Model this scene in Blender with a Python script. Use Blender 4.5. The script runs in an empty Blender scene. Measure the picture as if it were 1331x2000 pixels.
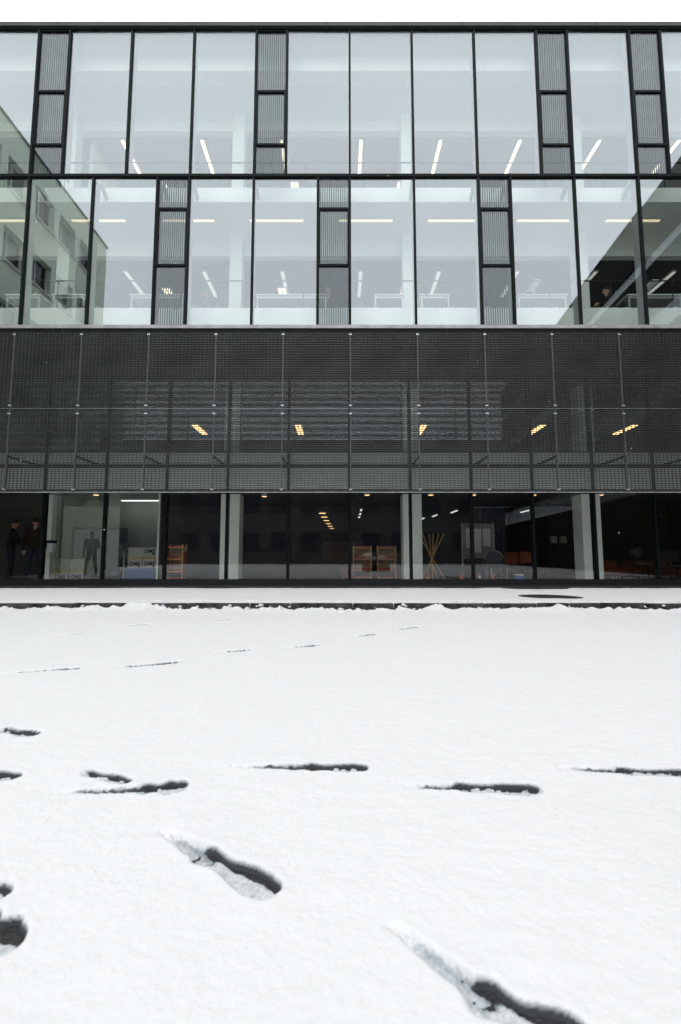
import bpy, bmesh, math, random
import numpy as np
from mathutils import Vector, Matrix

random.seed(7)
rad = math.radians
S = bpy.context.scene
C = S.collection

# ------------------------------------------------------------------ camera
CAM_H = 0.8
cam_d = bpy.data.cameras.new('camera')
cam = bpy.data.objects.new('camera', cam_d)
C.objects.link(cam)
cam_d.sensor_fit = 'HORIZONTAL'
cam_d.sensor_width = 24.0
cam_d.lens = 24.0 * 900.0 / 1331.0
cam_d.clip_start = 0.02
cam_d.clip_end = 500.0
cam.location = (0, 0, CAM_H)
cam.rotation_euler = (rad(90 + 5.4), 0, 0)
cam_d.dof.use_dof = True
cam_d.dof.focus_distance = 9.0
cam_d.dof.aperture_fstop = 3.2
S.camera = cam

# ------------------------------------------------------------------ world, sun, exposure
W = bpy.data.worlds.new('World')
S.world = W
W.use_nodes = True
wn, wl = W.node_tree.nodes, W.node_tree.links
wn.clear()
w_out = wn.new('ShaderNodeOutputWorld')
w_bg = wn.new('ShaderNodeBackground')
w_sky = wn.new('ShaderNodeTexSky')
w_sky.sky_type = 'NISHITA'
w_sky.sun_disc = False
w_sky.sun_elevation = rad(76)
w_sky.sun_rotation = rad(180)
w_sky.dust_density = 4.0
w_mix = wn.new('ShaderNodeMix')            # closed cloud cover over the clear sky
w_mix.data_type = 'RGBA'
w_mix.inputs['Factor'].default_value = 0.93
w_mix.inputs['B'].default_value = (21.6, 22.0, 22.6, 1)
wl.new(w_sky.outputs['Color'], w_mix.inputs['A'])
wl.new(w_mix.outputs['Result'], w_bg.inputs['Color'])
w_bg.inputs['Strength'].default_value = 0.1
wl.new(w_bg.outputs['Background'], w_out.inputs['Surface'])

sun_d = bpy.data.lights.new('sun', 'SUN')
sun_d.energy = 0.5
sun_d.angle = rad(34)
sun_d.color = (1.0, 0.985, 0.96)
sun = bpy.data.objects.new('sun', sun_d)
C.objects.link(sun)
sun.rotation_euler = (rad(14), 0, 0)   # bright patch of cloud close to the zenith
sun.location = (0, -10, 30)

S.view_settings.view_transform = 'Standard'
S.view_settings.look = 'None'
S.view_settings.exposure = 0.0
S.view_settings.gamma = 1.0
S.view_settings.use_curve_mapping = False
S.cycles.use_denoising = True
try:
    S.cycles.denoiser = 'OPENIMAGEDENOISE'
except Exception:
    pass
S.cycles.max_bounces = 10
S.cycles.diffuse_bounces = 5
S.cycles.glossy_bounces = 4
S.cycles.transparent_max_bounces = 24
S.cycles.sample_clamp_indirect = 6.0
S.cycles.caustics_reflective = False
S.cycles.caustics_refractive = False

# ------------------------------------------------------------------ materials
def mat(name, col, rough=0.6, metal=0.0, spec=0.4, var=0.0, vscale=6.0, bump=0.0, bscale=40.0, stretch=None):
    m = bpy.data.materials.new(name)
    m.use_nodes = True
    n, l = m.node_tree.nodes, m.node_tree.links
    b = n['Principled BSDF']
    b.inputs['Base Color'].default_value = (*col, 1)
    b.inputs['Roughness'].default_value = rough
    b.inputs['Metallic'].default_value = metal
    b.inputs['Specular IOR Level'].default_value = spec
    tc = n.new('ShaderNodeTexCoord')
    src = tc.outputs['Object']
    if stretch:
        mp = n.new('ShaderNodeMapping')
        mp.inputs['Scale'].default_value = stretch
        l.new(src, mp.inputs['Vector'])
        src = mp.outputs['Vector']
    if var > 0:
        nt = n.new('ShaderNodeTexNoise')
        nt.inputs['Scale'].default_value = vscale
        nt.inputs['Detail'].default_value = 6
        l.new(src, nt.inputs['Vector'])
        cr = n.new('ShaderNodeValToRGB')
        cr.color_ramp.elements[0].position = 0.3
        cr.color_ramp.elements[1].position = 0.7
        cr.color_ramp.elements[0].color = (*[c * (1 - var) for c in col], 1)
        cr.color_ramp.elements[1].color = (*[min(1, c * (1 + var)) for c in col], 1)
        l.new(nt.outputs['Fac'], cr.inputs['Fac'])
        l.new(cr.outputs['Color'], b.inputs['Base Color'])
    if bump > 0:
        nb = n.new('ShaderNodeTexNoise')
        nb.inputs['Scale'].default_value = bscale
        nb.inputs['Detail'].default_value = 4
        l.new(src, nb.inputs['Vector'])
        bp = n.new('ShaderNodeBump')
        bp.inputs['Strength'].default_value = bump
        bp.inputs['Distance'].default_value = 0.01
        l.new(nb.outputs['Fac'], bp.inputs['Height'])
        l.new(bp.outputs['Normal'], b.inputs['Normal'])
    return m

def glass(name, r0, tint, refl, wob=0.0):
    """architectural glass: clear transmission plus an angle-dependent mirror reflection"""
    m = bpy.data.materials.new(name)
    m.use_nodes = True
    n, l = m.node_tree.nodes, m.node_tree.links
    n.clear()
    out = n.new('ShaderNodeOutputMaterial')
    tr = n.new('ShaderNodeBsdfTransparent')
    tr.inputs['Color'].default_value = (*tint, 1)
    gl = n.new('ShaderNodeBsdfGlossy')
    gl.inputs['Color'].default_value = (*refl, 1)
    gl.inputs['Roughness'].default_value = 0.0
    lw = n.new('ShaderNodeLayerWeight')
    lw.inputs['Blend'].default_value = 0.5
    pw = n.new('ShaderNodeMath'); pw.operation = 'POWER'
    pw.inputs[1].default_value = 5.0
    l.new(lw.outputs['Facing'], pw.inputs[0])
    ma = n.new('ShaderNodeMath'); ma.operation = 'MULTIPLY_ADD'
    ma.inputs[1].default_value = 1 - r0
    ma.inputs[2].default_value = r0
    l.new(pw.outputs[0], ma.inputs[0])
    mx = n.new('ShaderNodeMixShader')
    l.new(ma.outputs[0], mx.inputs['Fac'])
    l.new(tr.outputs[0], mx.inputs[1])
    l.new(gl.outputs[0], mx.inputs[2])
    l.new(mx.outputs[0], out.inputs['Surface'])
    if wob > 0:                                   # slight waviness of float glass
        tc = n.new('ShaderNodeTexCoord')
        nt = n.new('ShaderNodeTexNoise')
        nt.inputs['Scale'].default_value = 1.1
        nt.inputs['Detail'].default_value = 1
        l.new(tc.outputs['Object'], nt.inputs['Vector'])
        bp = n.new('ShaderNodeBump')
        bp.inputs['Strength'].default_value = wob
        bp.inputs['Distance'].default_value = 0.02
        l.new(nt.outputs['Fac'], bp.inputs['Height'])
        l.new(bp.outputs['Normal'], gl.inputs['Normal'])
    return m

def emit(name, col, strength):
    m = bpy.data.materials.new(name)
    m.use_nodes = True
    b = m.node_tree.nodes['Principled BSDF']
    b.inputs['Base Color'].default_value = (0.8, 0.8, 0.8, 1)
    b.inputs['Emission Color'].default_value = (*col, 1)
    b.inputs['Emission Strength'].default_value = strength
    return m

M = {}
M['dark_frame'] = mat('anthracite aluminium', (0.011, 0.014, 0.015), 0.6, 0.0, 0.08, 0.15, 3)
M['coping'] = mat('coping sheet metal', (0.034, 0.045, 0.043), 0.5, 0.1, 0.3, 0.2, 1.5)
M['fin'] = mat('light grey aluminium fin', (0.42, 0.43, 0.45), 0.5)
M['ledge'] = mat('pale metal ledge', (0.34, 0.34, 0.34), 0.5, 0.2, 0.5, 0.2, 4)
M['grating'] = mat('dull galvanised grating', (0.072, 0.077, 0.079), 0.55, 0.3, 0.4, 0.3, 1.2)
M['grating_edge'] = mat('galvanised edge bar', (0.13, 0.135, 0.14), 0.5, 0.3, 0.5, 0.3, 9)
M['grating_foot'] = mat('pale galvanised foot bar', (0.27, 0.28, 0.285), 0.5, 0.2, 0.5, 0.3, 9)
M['clip'] = mat('stainless clip', (0.72, 0.73, 0.75), 0.35, 0.5, 0.5)
M['white'] = mat('white plaster', (0.86, 0.875, 0.86), 0.8, var=0.03, vscale=0.7)
M['ceiling'] = mat('white ceiling board', (0.80, 0.82, 0.81), 0.85, var=0.03, vscale=1.0)
M['column'] = mat('painted concrete column', (0.90, 0.94, 0.87), 0.7, var=0.05, vscale=1.0)
M['ceiling_dark'] = mat('dark acoustic ceiling', (0.045, 0.050, 0.058), 0.9, var=0.1, vscale=1.0)
M['ceiling_grey'] = mat('grey ceiling', (0.50, 0.52, 0.53), 0.9, var=0.05, vscale=1.0)
M['greywall'] = mat('blue grey wall', (0.022, 0.026, 0.034), 0.8, var=0.15, vscale=0.5)
M['floor_carpet'] = mat('dark carpet', (0.07, 0.075, 0.085), 0.9, var=0.2, vscale=3)
M['floor_pale'] = mat('pale linoleum', (0.50, 0.51, 0.50), 0.6, var=0.08, vscale=2)
M['darkroom'] = mat('dark brown hall wall', (0.030, 0.026, 0.024), 0.8, var=0.3, vscale=0.8)
M['hall_floor'] = mat('dark hall floor', (0.15, 0.15, 0.145), 0.5, var=0.2, vscale=1)
M['hall_ceiling'] = mat('grey hall ceiling', (0.10, 0.10, 0.095), 0.8, var=0.1, vscale=1)
M['spandrel_dark'] = mat('black spandrel sheet', (0.018, 0.020, 0.022), 0.5)
M['spandrel_pale'] = mat('pale green spandrel', (0.52, 0.58, 0.52), 0.6, var=0.08, vscale=0.8)
M['roomwall'] = mat('pale green room wall', (0.58, 0.63, 0.56), 0.8, var=0.06, vscale=0.7)
M['rail'] = mat('dark handrail', (0.02, 0.025, 0.04), 0.7, 0.0, 0.1)
M['paving'] = mat('dark wet paving', (0.045, 0.044, 0.042), 0.5, var=0.35, vscale=2.5, bump=0.2, bscale=60)
M['stone'] = mat('dark wet kerb stone', (0.060, 0.060, 0.056), 0.55, var=0.85, vscale=5, bump=0.5, bscale=25)
M['asphalt'] = mat('wet black asphalt', (0.016, 0.017, 0.019), 0.45, var=0.5, vscale=90, bump=0.6, bscale=160)
M['stucco'] = mat('pale stucco', (0.66, 0.73, 0.60), 0.85, var=0.07, vscale=0.7, bump=0.15, bscale=40)
M['darkclad'] = mat('black facade boards', (0.016, 0.015, 0.012), 0.95, spec=0.04, var=0.3, vscale=1.2)
M['farwall'] = mat('dark render across the court', (0.10, 0.10, 0.10), 0.8, var=0.2, vscale=0.6)
M['winframe'] = mat('white window frame', (0.62, 0.64, 0.62), 0.5)
M['lamp_warm'] = emit('warm lamp', (1.0, 0.78, 0.50), 2.2)
M['lamp_amber'] = emit('amber lamp', (1.0, 0.60, 0.25), 1.8)
M['lamp_amber_hot'] = emit('bright amber lamp', (1.0, 0.62, 0.27), 3.6)
M['lamp_white'] = emit('white lamp', (0.95, 0.98, 1.0), 0.9)
M['lamp_mild'] = emit('mild warm tube', (1.0, 0.80, 0.50), 0.8)
M['lamp_white_hot'] = emit('white strip', (0.93, 1.0, 0.92), 1.5)
M['lamp_pale'] = emit('pale tube', (1.0, 0.98, 0.93), 0.45)
M['housing'] = mat('lamp housing', (0.55, 0.56, 0.57), 0.5)
M['desk'] = mat('pale desk board', (0.62, 0.66, 0.64), 0.5)
M['desk_leg'] = mat('silver desk leg', (0.45, 0.47, 0.48), 0.4, 0.4)
M['desk_panel'] = mat('dark desk panel', (0.05, 0.06, 0.075), 0.8)
M['wood'] = mat('light wood', (0.55, 0.33, 0.13), 0.55, var=0.25, vscale=5, stretch=(6, 6, 0.6))
M['bamboo'] = mat('bamboo pole', (0.62, 0.40, 0.15), 0.5, var=0.25, vscale=9)
M['red'] = mat('red board', (0.33, 0.035, 0.03), 0.5, var=0.1)
M['darkred'] = mat('dark red fabric', (0.16, 0.02, 0.025), 0.8, var=0.2)
M['tan'] = mat('tan back panel', (0.34, 0.22, 0.11), 0.7, var=0.1)
M['card'] = mat('white cardboard', (0.55, 0.55, 0.48), 0.8, var=0.06, vscale=5)
M['yellow'] = mat('yellow stripe', (0.75, 0.48, 0.02), 0.6)
M['ink'] = mat('black print', (0.02, 0.02, 0.02), 0.6)
M['blue'] = mat('blue plastic', (0.03, 0.13, 0.40), 0.45)
M['cab_frame'] = mat('dark blue grey cabinet', (0.035, 0.04, 0.055), 0.5)
M['cab_slat'] = mat('pale grey tambour', (0.34, 0.37, 0.39), 0.5)
M['black'] = mat('black plastic', (0.012, 0.012, 0.013), 0.5)
M['fan'] = mat('grey fan plastic', (0.16, 0.18, 0.18), 0.5)
M['orange'] = mat('orange upholstery', (0.19, 0.042, 0.012), 0.8, var=0.15)
M['cone'] = mat('orange cone', (0.62, 0.13, 0.03), 0.5)
M['grille_white'] = mat('off white plastic', (0.84, 0.84, 0.86), 0.5)
M['skin'] = mat('skin', (0.50, 0.30, 0.21), 0.6)
M['hair'] = mat('dark hair', (0.02, 0.015, 0.012), 0.6)
M['coat_black'] = mat('black coat', (0.012, 0.012, 0.014), 0.9)
M['coat_brown'] = mat('brown coat', (0.020, 0.012, 0.008), 0.9)
M['coat_navy'] = mat('navy jumper', (0.025, 0.035, 0.06), 0.9)
M['coat_grey'] = mat('grey green jacket', (0.035, 0.04, 0.034), 0.9)
M['jeans'] = mat('dark jeans', (0.02, 0.028, 0.045), 0.9)
M['shoe'] = mat('dark shoe', (0.015, 0.013, 0.012), 0.5)
M['shirt_white'] = mat('white shirt', (0.7, 0.7, 0.7), 0.9)
M['iron'] = mat('cast iron', (0.030, 0.027, 0.023), 0.6, 0.2, 0.4, 0.3, 14)
M['shade'] = mat('cream lamp shade', (0.45, 0.42, 0.36), 0.8)
M['board'] = mat('grey pin board', (0.30, 0.32, 0.31), 0.8, var=0.1)
M['curtain'] = mat('dark blue curtain', (0.03, 0.045, 0.07), 0.9)
M['leaf'] = mat('evergreen leaf', (0.03, 0.06, 0.025), 0.6)
M['glass_upper'] = glass('coated facade glass', 0.140, (0.960, 0.987, 0.965), (0.875, 0.932, 1.0), 0.03)
M['glass_ribbed'] = glass('ribbed glass', 0.058, (0.86, 0.91, 0.91), (0.93, 0.97, 1.0), 0.03)
M['glass_lower'] = glass('clear ground floor glass', 0.050, (0.985, 0.994, 0.986), (0.95, 0.98, 1.0), 0.03)
M['glass_first'] = glass('first floor glass', 0.055, (0.95, 0.97, 0.955), (0.90, 0.945, 1.0), 0.03)
M['glass_win'] = glass('window glass', 0.035, (0.5, 0.55, 0.52), (0.95, 0.98, 1.0))
M['rib'] = mat('dark rib', (0.03, 0.036, 0.04), 0.6, spec=0.1)

# ------------------------------------------------------------------ mesh helpers
class MB:
    def __init__(self):
        self.v, self.f, self.mi = [], [], []
    def add(self, vs, fs, mi=0):
        o = len(self.v)
        self.v += [tuple(p) for p in vs]
        self.f += [tuple(i + o for i in q) for q in fs]
        self.mi += [mi] * len(fs)
    def box(self, x0, x1, y0, y1, z0, z1, mi=0):
        vs = [(x0, y0, z0), (x1, y0, z0), (x1, y1, z0), (x0, y1, z0), (x0, y0, z1), (x1, y0, z1), (x1, y1, z1), (x0, y1, z1)]
        self.add(vs, [(0, 3, 2, 1), (4, 5, 6, 7), (0, 1, 5, 4), (1, 2, 6, 5), (2, 3, 7, 6), (3, 0, 4, 7)], mi)
    def tube(self, p, q, r0, r1=None, n=8, mi=0, caps=True):
        r1 = r0 if r1 is None else r1
        p, q = Vector(p), Vector(q)
        d = (q - p).normalized()
        a = d.orthogonal().normalized()
        b = d.cross(a)
        vs = [p + (a * math.cos(t) + b * math.sin(t)) * r0 for t in [2 * math.pi * i / n for i in range(n)]]
        vs += [q + (a * math.cos(t) + b * math.sin(t)) * r1 for t in [2 * math.pi * i / n for i in range(n)]]
        fs = [(i, (i + 1) % n, n + (i + 1) % n, n + i) for i in range(n)]
        if caps:
            fs += [tuple(range(n - 1, -1, -1)), tuple(range(n, 2 * n))]
        self.add(vs, fs, mi)
    def lathe(self, prof, n=16, mi=0, center=(0, 0, 0)):
        cx, cy, cz = center
        vs, fs = [], []
        for r, z in prof:
            vs += [(cx + r * math.cos(2 * math.pi * i / n), cy + r * math.sin(2 * math.pi * i / n), cz + z) for i in range(n)]
        for k in range(len(prof) - 1):
            fs += [(k * n + i, k * n + (i + 1) % n, (k + 1) * n + (i + 1) % n, (k + 1) * n + i) for i in range(n)]
        fs += [tuple(range(n - 1, -1, -1)), tuple(range((len(prof) - 1) * n, len(prof) * n))]
        self.add(vs, fs, mi)
    def mesh(self, name, mats, smooth=False):
        me = bpy.data.meshes.new(name)
        me.from_pydata(self.v, [], self.f)
        for m in (mats if isinstance(mats, (list, tuple)) else [mats]):
            me.materials.append(m)
        if any(self.mi):
            me.polygons.foreach_set('material_index', self.mi)
        if smooth:
            me.polygons.foreach_set('use_smooth', [True] * len(me.polygons))
        me.update()
        return me

def link(name, me, parent=None, loc=(0, 0, 0), rotz=0.0, kind=None):
    o = bpy.data.objects.new(name, me)
    C.objects.link(o)
    o.location = loc
    o.rotation_euler = (0, 0, rotz)
    if parent is not None:
        o.parent = parent
    if kind:
        o['kind'] = kind
    return o

def build(name, mb, mats, parent=None, loc=(0, 0, 0), rotz=0.0, kind=None, smooth=False):
    return link(name, mb.mesh(name, mats, smooth), parent, loc, rotz, kind)

_cache = {}
def bx(name, x0, x1, y0, y1, z0, z1, m, parent=None, kind=None, bevel=0.0):
    """box part at world-like coordinates of its parent; alike boxes share mesh data"""
    sx, sy, sz = x1 - x0, y1 - y0, z1 - z0
    key = (round(sx, 4), round(sy, 4), round(sz, 4), m.name, bevel)
    me = _cache.get(key)
    if me is None:
        mb = MB()
        mb.box(-sx / 2, sx / 2, -sy / 2, sy / 2, -sz / 2, sz / 2)
        me = mb.mesh(name, m)
        if bevel:
            b = bmesh.new(); b.from_mesh(me)
            bmesh.ops.bevel(b, geom=b.edges[:], offset=bevel, segments=2, affect='EDGES')
            b.to_mesh(me); b.free()
        _cache[key] = me
    return link(name, me, parent, ((x0 + x1) / 2, (y0 + y1) / 2, (z0 + z1) / 2), 0, kind)

def thing(name, label, cat, loc=(0, 0, 0), rotz=0.0, group=None):
    o = bpy.data.objects.new(name, None)
    C.objects.link(o)
    o.empty_display_size = 0.1
    o.location = loc
    o.rotation_euler = (0, 0, rotz)
    return tag(o, label, cat, group)

def tag(o, label, cat, group=None):
    o['label'] = label
    o['category'] = cat
    if group:
        o['group'] = group
    return o

ORD = ['first', 'second', 'third', 'fourth', 'fifth', 'sixth', 'seventh', 'eighth', 'ninth', 'tenth', 'eleventh', 'twelfth']
def nth(i, n):
    if i == 0: return 'leftmost'
    if i == n - 1: return 'rightmost'
    return ORD[i] + ' from left'

# value noise in numpy
def _hash(ix, iy, seed):
    h = (ix.astype(np.int64) * 374761393 + iy.astype(np.int64) * 668265263 + seed * 1442695041) & 0xffffffff
    h = ((h ^ (h >> 13)) * 1274126177) & 0xffffffff
    return ((h ^ (h >> 16)) & 0xffff) / 65535.0
def vnoise(x, y, seed=0):
    ix, iy = np.floor(x), np.floor(y)
    fx, fy = x - ix, y - iy
    fx = fx * fx * (3 - 2 * fx); fy = fy * fy * (3 - 2 * fy)
    a, b = _hash(ix, iy, seed), _hash(ix + 1, iy, seed)
    c, d = _hash(ix, iy + 1, seed), _hash(ix + 1, iy + 1, seed)
    return (a * (1 - fx) + b * fx) * (1 - fy) + (c * (1 - fx) + d * fx) * fy
def fbm(x, y, seed=0, octv=4):
    s, a, t = 0, 0.5, 0
    for k in range(octv):
        s = s + a * vnoise(x * 2 ** k + 17.3 * k, y * 2 ** k - 9.1 * k, seed + k)
        t += a; a *= 0.5
    return s / t
def sstep(a, b, x):
    t = np.clip((x - a) / (b - a), 0, 1)
    return t * t * (3 - 2 * t)

def grid_mesh(name, xs, ys, Z, m, attrs=None):
    nx, ny = len(xs), len(ys)
    X, Y = np.meshgrid(xs, ys)
    co = np.stack([X, Y, Z], -1).reshape(-1, 3).astype(np.float32)
    i = np.arange((ny - 1) * nx).reshape(ny - 1, nx)[:, :-1].ravel()
    q = np.stack([i, i + 1, i + nx + 1, i + nx], 1).astype(np.int32)
    me = bpy.data.meshes.new(name)
    me.vertices.add(len(co)); me.vertices.foreach_set('co', co.ravel())
    me.loops.add(q.size); me.loops.foreach_set('vertex_index', q.ravel())
    me.polygons.add(len(q))
    me.polygons.foreach_set('loop_start', np.arange(len(q), dtype=np.int32) * 4)
    me.polygons.foreach_set('loop_total', np.full(len(q), 4, dtype=np.int32))
    me.polygons.foreach_set('use_smooth', np.ones(len(q), dtype=bool))
    for k, A in (attrs or {}).items():
        at = me.attributes.new(k, 'FLOAT', 'POINT')
        at.data.foreach_set('value', A.ravel().astype(np.float32))
    me.materials.append(m)
    me.update(calc_edges=True)
    return me

def snow_material(name):
    m = bpy.data.materials.new(name)
    m.use_nodes = True
    n, l = m.node_tree.nodes, m.node_tree.links
    b = n['Principled BSDF']
    b.inputs['Roughness'].default_value = 0.75
    b.inputs['Specular IOR Level'].default_value = 0.25
    at = n.new('ShaderNodeAttribute'); at.attribute_name = 'slush'
    tc = n.new('ShaderNodeTexCoord')
    nz = n.new('ShaderNodeTexNoise'); nz.inputs['Scale'].default_value = 130; nz.inputs['Detail'].default_value = 5
    l.new(tc.outputs['Object'], nz.inputs['Vector'])
    add = n.new('ShaderNodeMath'); add.operation = 'MULTIPLY_ADD'      # grainy border of the slush
    add.inputs[1].default_value = 1.4; add.inputs[2].default_value = -0.7
    l.new(nz.outputs['Fac'], add.inputs[0])
    sm = n.new('ShaderNodeMath'); sm.operation = 'ADD'
    inv = n.new('ShaderNodeMath'); inv.operation = 'SUBTRACT'; inv.use_clamp = True
    inv.inputs[0].default_value = 1.0
    l.new(at.outputs['Fac'], inv.inputs[1])
    amp = n.new('ShaderNodeMath'); amp.operation = 'MULTIPLY'
    l.new(inv.outputs[0], amp.inputs[0]); l.new(add.outputs[0], amp.inputs[1])
    l.new(at.outputs['Fac'], sm.inputs[0]); l.new(amp.outputs[0], sm.inputs[1])
    cr = n.new('ShaderNodeValToRGB')
    e = cr.color_ramp.elements
    e[0].position = 0.40; e[0].color = (0.69, 0.692, 0.696, 1)
    e[1].position = 0.95; e[1].color = (0.045, 0.05, 0.055, 1)
    k = e.new(0.65); k.color = (0.42, 0.45, 0.47, 1)
    l.new(sm.outputs[0], cr.inputs['Fac'])
    l.new(cr.outputs['Color'], b.inputs['Base Color'])
    n1 = n.new('ShaderNodeTexNoise'); n1.inputs['Scale'].default_value = 95; n1.inputs['Detail'].default_value = 7
    n1.inputs['Roughness'].default_value = 0.65
    l.new(tc.outputs['Object'], n1.inputs['Vector'])
    bp = n.new('ShaderNodeBump'); bp.inputs['Strength'].default_value = 0.5; bp.inputs['Distance'].default_value = 0.006
    l.new(n1.outputs['Fac'], bp.inputs['Height'])
    l.new(bp.outputs['Normal'], b.inputs['Normal'])
    return m
M['snow'] = snow_material('fresh wet snow')

# ------------------------------------------------------------------ ground, snow, terrace
mb = MB(); mb.box(-120, 120, -120, 120, -0.5, 0.0)
g = build('ground', mb, M['asphalt']); g['kind'] = 'structure'

# footprints: heel, toe, half width, where the bare ground begins across the sole, start of the drag mark
PR = [
    ((-0.100, 1.795), (0.070, 1.789), 0.036, -0.2, (-0.40, 1.800)),
    ((0.420, 1.645), (0.640, 1.629), 0.038, -0.2, (0.225, 1.648)),
    ((1.045, 1.767), (1.321, 1.735), 0.036, -0.2, (0.816, 1.786)),
    ((-0.646, 1.632), (-0.560, 1.645), 0.047, 0.0, (-0.955, 1.612)),
    ((-0.907, 1.742), (-0.755, 1.690), 0.024, -0.2, None),
    ((-1.409, 1.738), (-1.178, 1.719), 0.036, -0.1, None),
    ((-1.508, 2.159), (-1.362, 2.116), 0.034, -0.2, None),
    ((-0.352, 1.284), (-0.176, 1.166), 0.038, 0.22, (-0.500, 1.385)),
    ((0.262, 0.895), (0.385, 0.812), 0.046, 0.25, (0.110, 1.055)),
    ((-0.770, 1.040), (-0.705, 1.015), 0.060, 0.15, None),
    ((-0.837, 1.150), (-0.800, 1.146), 0.028, -0.2, None),
    ((-2.02, 3.24), (-1.84, 3.29), 0.034, -0.4, (-2.3, 3.14)),
    ((-1.48, 3.34), (-1.20, 3.48), 0.036, -0.4, (-1.66, 3.27)),
    ((-0.90, 3.86), (-0.76, 3.92), 0.034, -0.4, (-1.05, 3.8)),
    ((-0.36, 4.04), (-0.20, 4.13), 0.036, -0.4, (-0.5, 3.99)),
    ((0.22, 4.60), (0.34, 4.68), 0.040, -0.4, (0.02, 4.5)),
    ((0.70, 5.04), (0.86, 5.16), 0.038, -0.4, (0.58, 4.96)),
    ((-2.78, 4.62), (-2.60, 4.72), 0.036, -0.4, (-2.95, 4.54)),
    ((-2.38, 5.26), (-2.22, 5.36), 0.040, -0.4, (-2.55, 5.17)),
    ((-1.46, 5.68), (-1.30, 5.76), 0.038, -0.4, (-1.6, 5.6)),
    ((-3.58, 4.20), (-3.40, 4.28), 0.036, -0.4, (-3.75, 4.1)),
    ((1.52, 1.60), (1.80, 1.59), 0.040, -0.4, (1.40, 1.60)),
    ((0.62, 0.56), (0.80, 0.42), 0.052, -0.4, None),
    ((-1.95, 1.58), (-1.68, 1.57), 0.040, -0.4, None),
]
SNOW = 0.020

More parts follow.
